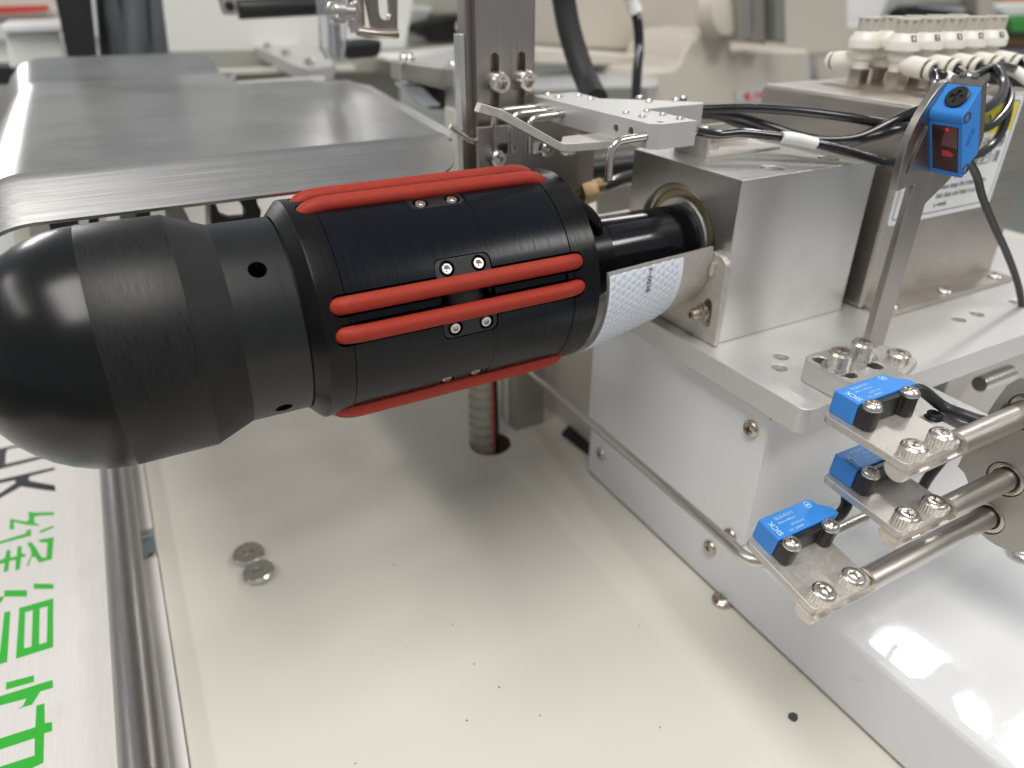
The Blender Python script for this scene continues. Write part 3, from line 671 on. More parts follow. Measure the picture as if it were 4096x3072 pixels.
for px, py in ((290, 425), (520, 405), (470, 465), (695, 445), (885, 490)):
    p = A(2400+px*.36166, 300+py*.36166, z=-51.6); obj('screw', G().lathe([(-1, 1.7), (.5, 1.8), (1.0, 1.3), (1.0, hexr(.8)), (.3, .3)], (p.x, p.y, -51.6), (0, 0, 1), 20), 'screw', mf)
for px, py in ((1640, 1050), (1760, 1080), (1980, 1060), (2110, 1100)):
    p = A(1600+px*.36166, py*.36166, z=-51.6); obj('screw', G().lathe([(-1, 1.9), (.5, 2.0), (1.1, 1.5), (1.1, hexr(.8)), (.3, .3)], (p.x, p.y, -51.6), (0, 0, 1), 20), 'screw', mf)
for px, py in ((540, 1130), (840, 1115), (920, 1095), (440, 1090)):
    p = A(2400+px*.36166, py*.36166, z=-51.6); obj('screw', G().lathe([(-1, 2.0), (.8, 2.1), (1.6, 1.5), (1.6, hexr(.8)), (.3, .3)], (p.x, p.y, -51.6), (0, 0, 1), 20), 'screw', mf)
def nozzle(y, x1, zt, zz=-56.8):
    pts = [(206, y, zz), (201, y, zz), (x1+7, y, zz-.3), (x1+3, y, zz-1.2), (x1+.7, y, zz-3.6), (x1, y, zz-8), (x1, y, zt)]
    obj('nozzle_tube', G().tube(pts, 1.72, 16, 5), 'chrome', mf, smooth=60)
nozzle(248.9+2.2, 184, -73.5, -57.2)
nozzle(317.5, 182, -74); nozzle(329.2, 178.5, -76, -56.6); nozzle(341.3, 175, -77, -56.4)
df = thing('deflector_strip', 'bent steel deflector strip with raised tip under the air manifold', 'strip', (185, 275, -63))
top = [(132.4, -41.4), (140.7, -44.1), (144.1, -45.6), (170, -59.7), (172, -60.3), (174.5, -60.5), (222, -60.6+-1.45)]
bot = [(222, -65.5), (174, -64.2), (169.5, -63.2), (142.8, -49), (139.2, -47.3), (130.8, -44.8)]
top[-1] = (222, -62.1); top[-2] = (176, -60.6)
obj('strip', G().prism(top+bot, 'y', 268.5, 273), 'plate', df, bevel=.35)
obj('foot', G().prism([(173, 273.1), (222, 273.1), (222, 286), (182, 286)], 'z', -64.2, -61), 'plate', df, bevel=.3)

po = thing('bracket_post', 'upright steel bracket post with two slots and cap screws behind the manifold', 'post', (188, 354, -112))
pb = obj('post_plate', G().box(171, 204, 352, 357, -112, 40), 'steelz', po, bevel=.4)
g = G()
for x0 in (181.5, 197.2): g.prism(stadium(x0, -44, 22, 2.3, pi/2), 'y', 340, 360)
cut(pb, g)
obj('backing_bar', G().box(167.5, 208, 357.1, 366, -120, 40), 'steelz', po, bevel=.4)
for x in (181.5, 197.2): cap_screw(po, (x, 352, -44.4), (0, -1, 0), 5.4, 8.2, False)
obj('side_plate', G().box(164.2, 167.3, 357, 364, -112, -22), 'alub', po, bevel=.4)
lb = thing('slotted_angle', 'dark steel angle bracket with slots and cap screws behind the roller', 'bracket', (190, 345, -112))
la = obj('angle_plate', G().box(166, 239, 341, 344, -103, -64.2), 'steelz', lb, bevel=.4)
g = G()
for x, z in ((182, -76), (203, -77), (222, -80)): g.prism(stadium(x, z, 6, 2.8, 0), 'y', 330, 350)
cut(la, g)
for x, z in ((176, -80), (206, -78), (227.5, -76.5)): cap_screw(lb, (x, 341, z), (0, -1, 0), 4.2, 4.5, False)
obj('lower_plate', G().box(166, 196, 318, 340.8, -106, -103.2), 'steelz', lb, bevel=.3)
# thin bent wire beside the guard and nozzle block
wp = [A(px, py, y=346) for px, py in ((1800, 505), (1835, 530), (1880, 560), (1910, 568), (1960, 568), (2050, 562))]
tag(obj('thin_strip', G().tube(wp, 1.5, 8, 5), 'screw', None, smooth=60, origin=W(wp[0])), 'thin bent steel strip between the guard corner and the air nozzles', 'strip')

# small channel bracket on the block
ch = thing('channel_bracket', 'small bent sheet bracket screwed on top of the bearing block', 'bracket', (290, 290, -77))
obj('base_plate', G().box(263.5, 316, 277.5, 303, -77.2, -75.8), 'plate', ch, bevel=.2)
obj('side_wall', G().box(263.5, 265, 277.6, 303, -75.7, -63.2), 'plate', ch, bevel=.2)
obj('rear_wall', G().box(265.1, 316, 301.4, 303, -75.7, -66), 'plate', ch, bevel=.2)
obj('screw', G().lathe([(0, 3.5), (1.6, 3.5), (2, 3), (2, hexr(1.8)), (.7, .3)], (278, 290, -75.8), (0, 0, 1), 24), 'screw', ch)

# air hoses from the manifold, past the sensor post, looping up to the fittings
def T(px, py, y): return A(px, py, y=y)
def hose(pts, label, r=2.3, m='tubeblk', group='black air hoses'):
    return tag(obj('air_hose', G().tube(pts, r, 16, 6), m, None, smooth=60, origin=W(pts[0])), label, 'hose', group)
def marker(pts, r, label):
    return tag(obj('marker_sleeve', G().tube(pts, r, 18, 6), 'sleevew', None, smooth=60, origin=W(pts[0])), label, 'sleeve', 'white marker sleeves')
obj('hose_barb', G().lathe([(0, 2.2), (9, 2.2), (10, 1.6), (16, 1.6)], (224.5, 256, -57.6), (1, 0, -.03), 18), 'screw', mf)
a1 = [(233.5, 256, -57.9), T(2870, 538, 255), T(2960, 531, 253), T(3060, 540, 250), T(3200, 558, 245), T(3330, 590, 238), T(3480, 632, 228), T(3560, 655, 222), T(3700, 640, 214), T(3880, 630, 210), T(3985, 560, 214), T(4033, 440, 222), T(4020, 340, 236), T(3960, 270, 250), TIP[2]+Vector((0, -6, -.5)), TIP[2]]
hose(a1, 'black air hose with a white sleeve, entering the front end of the manifold', lambda t: 2.2 if t > .04 else 1.9+.3*t/.04)
marker([T(3125, 549, 247.2), T(3190, 556, 245.3), T(3262, 574, 242)], 2.75, 'white marker sleeve on the black hose in front of the valve box')
a2 = [(258, 300, -56.8), T(2850, 435, 290), T(3000, 432, 280), T(3200, 445, 265), T(3400, 470, 248), T(3600, 500, 232), T(3760, 470, 222), T(3900, 450, 216), T(3990, 400, 220), T(4015, 340, 232), T(3980, 270, 248), TIP[1]+Vector((1, -9, -3)), TIP[1]]
hose(a2, 'black air hose highest of those leaving the back of the manifold', 2.35)
a3 = [(250, 306, -58.5), T(2850, 452, 294), T(3000, 480, 284), T(3200, 545, 262), T(3330, 560, 250), T(3450, 545, 240), T(3600, 470, 232), T(3700, 420, 230), T(3740, 340, 244), T(3735, 290, 252), TIP[0]+Vector((1, -7, -2)), TIP[0]]
hose(a3, 'black air hose crossing under the upper hose towards the leftmost fitting', 2.3)
a4 = [(254, 303, -60), T(2840, 458, 296), T(2960, 495, 290), T(3120, 540, 275), T(3250, 575, 258), T(3380, 570, 246), T(3520, 540, 234), T(3640, 510, 226), T(3900, 520, 216), T(4000, 470, 218), T(4040, 380, 228), T(3985, 270, 246), TIP[3]+Vector((2, -8, -1)), TIP[3]]
hose(a4, 'dark striped air hose lowest of those leaving the back of the manifold', 2.25)
marker([TIP[0]+Vector((2.5, -6, -2.2)), TIP[0]+Vector((4.5, -13, -6)), TIP[0]+Vector((6, -18, -10))], 3.3, 'white marker sleeve below the leftmost front fitting')
marker([TIP[1]+Vector((-4, -9, -4.5)), TIP[1]+Vector((-3, -14, -6)), TIP[1]+Vector((-2, -20, -9))], 3.6, 'white marker sleeve lettered a, just above the blue photoelectric sensor')
marker([TIP[3]+Vector((1.5, -4, -.7)), TIP[3]+Vector((3, -10, -3)), TIP[3]+Vector((5, -17, -7))], 3.0, 'white marker sleeve behind the looping hoses, right of the blue sensor')
hose([TIP[4], TIP[4]+Vector((10, -4, -.6)), TIP[4]+Vector((40, -8, -2)), TIP[4]+Vector((90, -8, -4))], 'thick black hose leaving the rightmost fitting at the frame edge', 3.4)
# cable of the photoelectric sensor
pc = tilt((10.6, 182.7, -12)); pts = [pc, pc+Vector((2.5, .5, -4)), T(3905, 700, 187), T(3930, 790, 188), T(3975, 900, 189), T(4030, 1020, 190), T(4075, 1150, 190), T(4098, 1290, 188), T(4120, 1420, 184)]
tag(obj('sensor_cable', G().tube(pts, 1.75, 16, 6), 'cable', None, smooth=60, origin=W(pc)), 'black cable hanging from the blue photoelectric sensor beside the sticker', 'cable')

# ---------------------------------------------------------------- bent stainless guard behind the roller
gu = thing('feed_guard', 'large bent brushed stainless guard sheet behind the black roller', 'guard', (60, 480, -130))
def zx(x):
    """drop of the sheet at its left end: an arc then straight down"""
    x0, r = -33.0, 34.0
    if x >= x0: return 0
    d = (x0-x)
    return -(r-sqrt(max(r*r-d*d, 0))) if d < r*.94 else -(r-sqrt(r*r-(r*.94)**2))-(d-r*.94)*2.6
xs = [-70, -68, -66, -63, -60, -57, -54, -51, -48, -45, -42, -39, -36, -33, -20, 0, 20, 40, 60, 80, 100, 115, 125, 132, 138, 142, 145, 147.2, 148.6]
def ysec(x):
    # front lip (rounded at its right end), bend, flat, rear bend and rear lip
    fy = 321 if x < 132 else 321+(20.5-sqrt(max(17.5**2-(x-132)**2, 0))-3)
    yb = 607 if x > 141 else (607-(607-596)*0 if x > 92 else None)
    pts = []
    for k in range(8):
        t = k/7; y = fy+(344-fy)*t; pts.append((y, -68-(344-y)*.58 if y < 341 else -68-(344-y)*.4))
    for y in (346, 352, 380, 420, 470, 520, 560, 585, 597, 606): pts.append((y, -68))
    return pts
rows = []
for x in xs:
    rows.append([(x, y, z+zx(x)) for y, z in ysec(x)])
go = obj('front_sheet', G().grid(rows, 1.7), 'steel', gu, smooth=60)
xs2 = [x for x in xs if x <= 80]+[86, 90, 92.5, 94]
rows = []
for x in xs2:
    r = []
    for y, z in ((606, -68), (640, -68), (670, -68), (688, -67.9), (693, -67.2), (700, -65.8), (720, -62.4), (740, -59.2), (757, -56.6)):
        xx = x
        if x > 60: xx = x-(0 if y > 640 else 0)
        if y > 735 and x > 80: xx = x-(y-735)*.22*(x-80)/14
        r.append((xx, y, z+zx(x)))
    rows.append(r)
obj('rear_sheet', G().grid(rows, 1.7), 'steel', gu, smooth=60)
rows = []
for k in range(11):
    t = k/10; x0 = 148.6+(178-148.6)*t; y0 = 345+(606-345)*t
    e = 1 if 0 < k < 10 else .55
    rows.append([(x0, y0, -68), (x0+1.5*e, y0-.2, -68.1), (x0+5*e, y0+1.6, -68.9), (x0+17*e, y0+11, -71.5)])
obj('side_hem', G().grid(rows, 1.7), 'steel', gu, smooth=60)
rows = [[(148.6+(178-148.6)*t*(k/6)+0, 345+(606-345)*t, -68) for k in range(7)] for t in [j/10 for j in range(11)]]
obj('corner_sheet', G().grid(rows, 1.7), 'steel', gu, smooth=60)

# struts that carry the guard
def slab(name, pxs, y, d, m, parent=None, bevel=0, **k):
    pts = [A(px, py, y=y) for px, py in pxs]
    return obj(name, G().prism([(p.x, p.z) for p in pts], 'y', y, y+d), m, parent, bevel=bevel, origin=None if parent else W(pts[0]), **k)
def zp(x0, y0, sc, pts): return [(x0+a*sc, y0+b*sc) for a, b in pts]
for pts, y, d, m in (
  ([(1770, -30), (1880, -30), (1900, 70), (1925, 110), (1915, 300), (1825, 300), (1815, 120), (1780, 70)], 420, 12, 'slot'),
  ([(1545, -30), (1590, -30), (1590, 60), (1625, 150), (1700, 175), (1830, 165), (1830, 200), (1640, 230), (1560, 220)], 432, 8, 'slot'),
  ([(1515, -30), (1560, -30), (1570, 300), (1530, 300)], 450, 6, 'alug'),
  ([(1200, -30), (1335, -30), (1345, 80), (1420, 230), (1350, 300), (1250, 300)], 440, 10, 'greydk'),
  ([(1000, -30), (1110, -30), (1110, 300), (1010, 300)], 450, 8, 'slot'),
  ([(880, -30), (1000, -30), (1010, 300), (890, 300)], 470, 8, 'greydk'),
  ([(640, -30), (730, -30), (730, 300), (660, 300)], 440, 8, 'blackpl'),
  ([(330, 80), (570, 60), (585, 300), (380, 300)], 470, 30, 'blackpl'),
  ([(205, 110), (330, 90), (380, 330), (230, 360)], 520, 30, 'alug'),
  ([(95, 150), (205, 130), (230, 420), (110, 440)], 560, 30, 'creamd')):
    slab('strut', zp(0, 780, .5425, pts), y, d, m, gu)

# ---------------------------------------------------------------- left: sign plate, frame strip, rail tube
BZ = -300.0
sg = thing('sign_plate', 'pale metal sign plate with black letters and green characters, read from the left', 'sign', (-130, 400, BZ))
obj('plate', G().box(-330, -58.2, 60, 900, BZ-3, BZ), 'board', sg, bevel=.5)
RA = (0, 1750, .4221); RB = (0, 2350, .4352)
glyph = [
 ('inkblack', RA, [(-140, 140), (0, 105), (235, 55), (275, 72), (70, 112), (55, 160), (50, 250), (0, 268), (-140, 310)]),
 ('inkblack', RA, [(-140, 310), (0, 268), (60, 252), (365, 180), (400, 140), (480, 178), (300, 225), (0, 300), (-140, 340)]),
 ('inkblack', RA, [(-140, 440), (0, 400), (510, 285), (525, 305), (290, 365), (270, 385), (275, 405), (300, 415), (430, 440), (520, 455), (525, 510), (440, 500), (200, 465), (0, 575), (-120, 640), (-120, 590), (0, 530), (150, 430), (140, 405), (0, 435), (-140, 470)]),
 ('green', RA, [(270, 705), (340, 712), (510, 708), (515, 735), (345, 742), (320, 760), (330, 815), (365, 825), (370, 838), (250, 828), (130, 800), (135, 870), (90, 872), (95, 770), (250, 800), (275, 780)]),
 ('green', RA, [(375, 885), (500, 838), (515, 850), (400, 900), (375, 905)]),
 ('green', RA, [(-60, 1000), (0, 985), (245, 910), (250, 880), (295, 875), (295, 930), (0, 1008), (-60, 1025)]),
 ('green', RA, [(255, 1000), (300, 992), (350, 1060), (365, 1095), (400, 1140), (440, 1140), (450, 1000), (370, 990), (370, 970), (510, 945), (490, 1155), (370, 1185), (330, 1130), (300, 1130), (270, 1215), (250, 1220), (300, 1110), (290, 1060)]),
 ('green', RA, [(-60, 1185), (0, 1165), (50, 1140), (60, 1070), (95, 1065), (100, 1140), (160, 1125), (165, 1035), (205, 1028), (205, 1100), (245, 1110), (240, 1130), (200, 1135), (185, 1250), (145, 1260), (150, 1160), (90, 1170), (75, 1265), (35, 1275), (45, 1190), (0, 1200), (-60, 1220)]),
 ('green', RA, [(320, 1385), (505, 1390), (508, 1435), (318, 1435)]),
 ('green', RA, [(40, 1450), (255, 1448), (255, 1508), (40, 1508)]),
 ('green', RA, [(-60, 1530), (0, 1510), (40, 1510), (10, 1560), (-60, 1590)]),
 ('green', RB, [(178, 190), (490, 100), (489, 158), (438, 172), (365, 192), (302, 208), (230, 228), (175, 243)]),
 ('green', RB, [(175, 243), (230, 228), (220, 562), (152, 582)]),
 ('green', RB, [(302, 208), (365, 192), (358, 524), (290, 544)]),
 ('green', RB, [(438, 172), (489, 158), (488, 488), (430, 504)]),
 ('green', RB, [(152, 582), (220, 562), (290, 544), (358, 524), (430, 504), (488, 488), (487, 548), (147, 655)]),
 ('green', RB, [(40, 230), (95, 218), (65, 685), (0, 705), (-60, 725), (-60, 640), (0, 590)]),
 ('green', RB, [(58, 875), (310, 808), (312, 868), (55, 940)]),
 ('green', RB, [(-60, 1018), (0, 1000), (482, 850), (487, 922), (370, 955), (295, 1075), (170, 1115), (210, 1090), (245, 1020), (0, 1085), (-60, 1100)]),
 ('green', RB, [(335, 1088), (408, 1065), (412, 1248), (478, 1238), (478, 1320), (405, 1340), (398, 1610), (300, 1659), (0, 1790), (-60, 1800), (-60, 1675), (0, 1650), (318, 1545), (320, 1385), (0, 1490), (-60, 1510), (-60, 1410), (0, 1390), (325, 1285)]),
]
for mt, R, pts in glyph:
    P = [A(*p_, z=BZ) for p_ in zp(*R, pts)]
    obj('letter_stroke', G().prism([(p.x, p.y) for p in P], 'z', BZ+.02, BZ+.16), mt, sg, smooth=0)
fr_ = thing('frame_strip', 'pale aluminium frame strip along the table edge, notched once', 'strip', (-44, 300, -302))
obj('strip', G().prism([(-57.2, 60), (-34.3, 60), (-34.3, 381), (-46, 381), (-46, 410), (-34.3, 410), (-34.3, 900), (-57.2, 900)], 'z', -304, -299), 'strip', fr_, bevel=.4)
obj('notch_block', G().box(-45.8, -34.4, 381.4, 409.6, -318, -305), mat('blue_grey_paint', (.36, .44, .48), 0, .45), fr_)
pan_screw(fr_, (-37.5, 388, -305), (0, -.2, 1), 3.4, 3)
tag(obj('rail_tube', G().lathe([(0, 9.7), (760, 9.7)], (-49.9, 60, -289.2), (0, 1, 0), 48), 'rody', None, origin=W((-47.8, 300, -291))), 'polished steel rail tube running beside the sign plate', 'tube')

# ---------------------------------------------------------------- on the table
for (x, y, tl, lbl) in ((14.2, 357.5, (.04, -.05), 'farther of the two thick steel washers lying on the table'), (16.6, 339.2, (-.06, .05), 'nearer of the two thick steel washers lying on the table')):
    tag(obj('washer', G().lathe([(0, 8.6), (.6, 9.2), (2.6, 9.2), (3.6, 8.4), (3.6, 2.8), (1.5, 2.1), (0, 2.1)], (x, y, TZ+.35), (tl[0], tl[1], 1), 40), 'screw', None, origin=W((x, y, TZ))), lbl, 'washer', 'washers on the table')
cpx = [(218.8+dx, 123.3+dy) for dx, dy in ((-2.3, -1), (-1, -2.2), (1.2, -1.6), (2.6, .2), (1.6, 1.9), (-.6, 2.4), (-2.4, 1.2))]
tag(obj('paint_chip', G().prism(cpx, 'z', TZ+1.2, TZ+1.95), 'chip', None, origin=W((218, 123, TZ)), bevel=.2), 'small dark flake lying on the cream table near the white foot', 'flake')
g = G()
for k in range(24):
    x, y = random.uniform(-20, 190), random.uniform(110, 380); r = random.uniform(.18, .55)
    g.prism([(x+r*cos(a)*random.uniform(.6, 1.2), y+r*sin(a)*random.uniform(.6, 1.2)) for a in (0, 1, 2, 3, 4, 5)], 'z', TZ+.03, TZ+.2)
sp = obj('dust_specks', g, 'chip', None, smooth=0, origin=W((100, 250, TZ))); sp['kind'] = 'stuff'; sp['label'] = 'fine dark specks scattered over the cream table'; sp['category'] = 'dust'
sc_ = obj('floor_bolt', G().lathe([(0, 5.8), (2.2, 5.8), (3.6, 4.4), (4.4, 2.4), (4.4, hexr(2.2)), (2.2, hexr(2))], (240.4, 194, TZ+.02), (0, 0, 1), 40), 'nickel', None, origin=W((240, 194, TZ)))
tag(sc_, 'dark bolt head half tucked under the foot of the machine base', 'bolt')
# shallow raised strip of the table top along the machine
struct('table_ledge', G().prism([(194, TZ+.01), (196, TZ+.25), (198, TZ+.9), (200, TZ+1.35), (203, TZ+1.55), (207, TZ+1.6), (229, TZ+.8), (234, TZ+.35), (241, TZ+.25), (241, TZ+.01)], 'y', -200, 372), 'cream', smooth=80)
# hole liner and corrugated hose
hl = obj('hole_liner', G().lathe([(-.05, HR-.05), (-18, HR-.05), (-18, HR-1), (-.05, HR-1)], (HX, HY, TZ), (0, 0, 1), 48, 0, 0), 'brown', None, origin=W((HX, HY, TZ))); hl['kind'] = 'structure'
hs = thing('corrugated_hose', 'clear corrugated hose rising out of the hole in the table', 'hose', (HX-4, HY+1, TZ))
pr = []
for k in range(64):
    pr += [(k*1.9, 9.4+(1.1 if k % 4 < 2 else 0))]
obj('hose_wall', G().lathe(pr, (HX-5, HY+2, TZ-30), (.05, .1, 1), 28, 0, 0), 'hose', hs, smooth=70)
hx = [(HX-5+k*.0062+9.7*cos(k*.35), HY+2+k*.0124+9.7*sin(k*.35), TZ-28+k*.124) for k in range(1000)]
obj('coil', G().tube(hx[::1], .55, 5, 1), 'knob', hs, smooth=60)
obj('inner_wire', G().tube([(HX+3.5, HY-3, TZ-30), (HX+4.5, HY-2, TZ+20), (HX+6, HY+4, TZ+90)], 1.7, 10, 6), 'blackpl', hs)
obj('red_wire', G().tube([(HX-.5, HY-5, TZ-30), (HX+.5, HY-4, TZ+20), (HX+2, HY+2, TZ+90)], .8, 8, 6), 'redpl', hs)
pp = thing('profile_post', 'grey aluminium profile post standing on the table behind the roller', 'post', (235, 408, TZ))
obj('profile', G().prism([(222, 402), (248, 402), (248, 428), (222, 428), (222, 419), (226, 417), (226, 413), (222, 411)], 'z', TZ+.1, -120), 'alug', pp, bevel=1)
obj('slot_cover', G().box(221.2, 221.9, 411.4, 418.6, TZ+.2, -120), 'board', pp)
tag(obj('base_clip', G().prism([(254, 344), (261, 340), (261, 386), (251, 380)], 'z', TZ+.1, TZ+3), 'slot', None, origin=W((255, 360, TZ))), 'black clip at the rear foot of the white side cover', 'clip')
# threaded studs under the plate at the right
un = thing('drive_housing', 'brown grey drive housing with a threaded stud under the mounting plate', 'housing', (470, 240, TZ))
obj('housing', G().box(418, 640, 205, 330, -256.8, -178), 'creamd', un, bevel=1)
for x, z in ((420, -207),): obj('threaded_stud', G().lathe([(0, 4.6)]+[(1+k*.9, 4.9 if k % 2 else 4.3) for k in range(34)], (x, 189, z), (1, 0, 0), 24), 'screw', un)

# ---------------------------------------------------------------- background of the workshop
bw = struct('back_wall', G().box(-9000, 12000, 20500, 20600, -1090, 2100), 'wall')
struct('floor', G().box(-9000, 12000, -3000, 20500, -1100, -1090), 'greydk')
cab = thing('machine_cabinet', 'pale machine panel with a grey green ledge behind the steel guard', 'cabinet', (300, 1150, -150))
slab('panel', [(600, -300), (1700, -300), (1620, 190), (600, 207)], 1150, 60, 'wall', cab)
slab('ledge', [(600, 208), (1640, 191), (1640, 285), (560, 300)], 1140, 60, mat('grey_green_ledge', (.33, .34, .30), 0, .5), cab)
slab('cream_rim', [(600, 292), (1420, 262), (1420, 280), (600, 309)], 980, 20, 'creamd', cab)
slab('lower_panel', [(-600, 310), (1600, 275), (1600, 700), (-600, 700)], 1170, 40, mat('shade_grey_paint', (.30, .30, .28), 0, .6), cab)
t = thing('black_column', 'black upright column behind the left end of the steel guard', 'column', (20, 900, -150))
slab('column', [(180, -200), (345, -200), (400, 330), (290, 330), (235, 60)], 900, 60, 'blackpl', t)
cl_ = thing('cloth_sheet', 'grey hanging cloth between the black column and pale panel', 'cloth', (100, 940, -150))
rows = []
for k in range(9):
    t_ = k/8
    rows.append([A(370+(640-370)*(j/16)+20*t_*2, -120+460*t_, y=930+6*sin(j*1.1+t_*2.5)+9*sin(j*.45+t_*1.2)+3*sin(j*2.3-t_*3)) for j in range(17)])
obj('drape', G().grid(rows, 3), 'cloth', cl_, smooth=80)
t = thing('white_unit', 'white box shaped machine unit at the far left edge', 'machine', (-120, 960, -200))
slab('unit_body', [(20, 135), (235, 130), (275, 265), (40, 275)], 960, 80, 'wall', t, bevel=3)
slab('unit_top', [(0, 95), (260, 88), (265, 128), (5, 135)], 950, 100, 'white', t, bevel=3)
slab('dark_foot', [(-40, 270), (300, 262), (300, 330), (-40, 340)], 970, 60, 'blackpl', t)
tag(slab('red_strip', [(-60, 28), (190, 22), (200, 42), (120, 50), (-60, 58)], 1300, 30, 'redpl'), 'blurred red strip lying on the clutter at the far left', 'strip')
tag(slab('beige_carton', [(-80, -120), (230, -120), (225, 26), (-80, 30)], 1360, 60, 'creamd'), 'beige carton above the red strip at the far left', 'carton')
tag(slab('grey_carton', [(-80, 56), (232, 50), (240, 90), (-80, 97)], 1340, 60, 'knob'), 'grey carton under the red strip at the far left', 'carton')
# black cylinder with clamp
t = thing('black_cylinder', 'black air cylinder with a small pale clamp, high above the guard', 'cylinder', (180, 760, -20))
c0 = A(950, 38, y=760); c1 = A(1290, 22, y=760)
rr = (A(1100, 0, y=760)-A(1100, 78, y=760)).length/2*1.02
obj('barrel', G().lathe([(0, rr*.95), (1.5, rr), ((c1-c0).length, rr)], c0, c1-c0, 32), 'blackpl', t)
slab('clamp_eye', [(872, -30), (950, -30), (945, 62), (900, 60)], 742, 14, 'alug', t, bevel=1.5)
p = A(919, 24, y=741); obj('eye_bore', G().lathe([(0, 4), (1.2, 3.6)], p, (0, -1, 0), 20), 'slot', t)
# silver feed plates behind
t = thing('feed_plates', 'bright aluminium feed plates with screws behind the guard', 'plate', (170, 640, -90))
def flat(name, pxs, z, th, m, parent, bevel=.4):
    P = [A(px, py, z=z) for px, py in pxs]
    return obj(name, G().prism([(p.x, p.y) for p in P], 'z', z-th, z), m, parent, bevel=bevel)
flat('angled_plate', [(995, 172), (1035, 155), (1160, 168), (1330, 215), (1330, 262), (1230, 276), (1180, 262)], -78, 14, 'alu', t)
flat('narrow_plate', [(925, 326), (1300, 300), (1300, 320), (935, 343)], -72, 3, 'alu', t)
for px, py in ((1007, 166), (1070, 190), (1145, 218), (1240, 255), (920, 317)):
    p = A(px, py, z=-77 if px > 950 else -71); obj('screw', G().lathe([(0, 5.5), (4, 5.5), (6, 3)], p, (0, 0, 1), 20), 'screw', t)
# transparent finger guard and needle clamp
t = thing('finger_guard', 'clear plastic finger guard hanging above the feed plates', 'guard', (230, 640, -60))
g = G(); P = [A(px, py, y=640) for px, py in ((1255, -80), (1385, -80), (1392, 90), (1378, 235), (1310, 240), (1285, 195), (1278, 60))]
g.prism([(p.x, p.z) for p in P], 'y', 640, 646); obj('clear_panel', g, 'clear', t, bevel=1)
obj('panel_rib', G().tube([A(1310, -60, y=636), A(1322, 70, y=636), A(1330, 225, y=636)], 3, 8, 4), 'clear', t)
obj('dark_core', G().tube([A(1300, -60, y=652), A(1302, 60, y=652)], 7, 10, 3), 'greydk', t)
obj('lower_core', G().tube([A(1335, 95, y=652), A(1342, 228, y=652)], 5, 10, 3), 'greydk', t)
t = thing('clamp_bracket', 'slotted nickel plated bracket with a side screw hanging at the top', 'bracket', (170, 470, -10))
zc = (800, 0, .36166)
def sl3(name, pts, y, d, m, bevel=.5): return slab(name, zp(*zc, pts), y, d, m, t, bevel=bevel)
fp = sl3('slotted_plate', [(1815, -150), (2190, -150), (2190, 360), (2150, 385), (1935, 330), (1905, 300)], 450, 5, 'steelz')
q0 = A(*zp(*zc, [(2040, 60)])[0], y=450)
cut(fp, G().prism(stadium(q0.x, q0.z+3, 14, 3.4, pi/2), 'y', 440, 460))
sl3('side_wall', [(1745, -150), (1815, -150), (1830, 290), (1800, 300), (1750, 180)], 449, 20, 'nickel')
q1 = A(*zp(*zc, [(1740, 345)])[0], y=448); q2 = A(*zp(*zc, [(2190, 372)])[0], y=448)
obj('folded_lip', G().tube([q1, (q1+q2)/2+Vector((0, 0, -.8)), q2], 2.6, 12, 3), 'nickel', t)
obj('curled_arm', G().tube([A(*zp(*zc, [p_])[0], y=452) for p_ in ((1690, 30), (1720, 110), (1715, 250), (1740, 345))], 4.2, 12, 4), 'screw', t)
q3 = A(*zp(*zc, [(1700, 130)])[0], y=446)
obj('side_screw', G().lathe([(0, 4), (6, 4), (6, 6.2), (11, 6.2), (11, 4.4), (14, 4.2), (15, 2)], q3, (-1, 0, .05), 24), 'screw', t)
tag(slab('dark_foot_block', [(1385, 172), (1535, 160), (1522, 228), (1390, 240)], 700, 40, 'slot', bevel=4), 'dark presser block behind the clear finger guard', 'block')
# aluminium slide bars in the middle
t = thing('slide_bars', 'aluminium slide bars running behind the bracket post', 'rail', (260, 560, -100))
flat('bar_top', [(1598, 236), (1850, 196), (1905, 262), (1905, 275), (1830, 268), (1602, 252)], -82, 3, 'alu', t)
slab('bar_front', [(1598, 243), (1660, 250), (1818, 272), (1816, 362), (1660, 325), (1598, 325)], 520, 20, 'alug', t, bevel=2)
slab('end_block', [(1816, 268), (1880, 262), (1880, 470), (1822, 440)], 505, 20, 'alub', t, bevel=2)
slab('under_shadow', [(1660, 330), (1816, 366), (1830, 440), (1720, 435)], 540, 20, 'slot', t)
slab('lower_pad', [(1600, 335), (1690, 345), (1770, 425), (1690, 432)], 530, 16, mat('pale_blue_pad', (.55, .6, .66), 0, .4), t, bevel=2)
for px, py in ((1618, 237), (1812, 264), (1640, 238)):
    p = A(px, py, y=515); obj('screw', G().lathe([(0, 3.4), (3, 3.4), (4, 2)], p, (0, -.4, 1), 16), 'screw', t)
flat('pale_table', [(1480, 215), (1905, 170), (1905, 215), (1560, 235)], -92, 4, 'wall', t)
slab('rear_column', [(1822, 440), (1900, 470), (1905, 700), (1832, 690)], 480, 20, 'creamd', t, bevel=1)
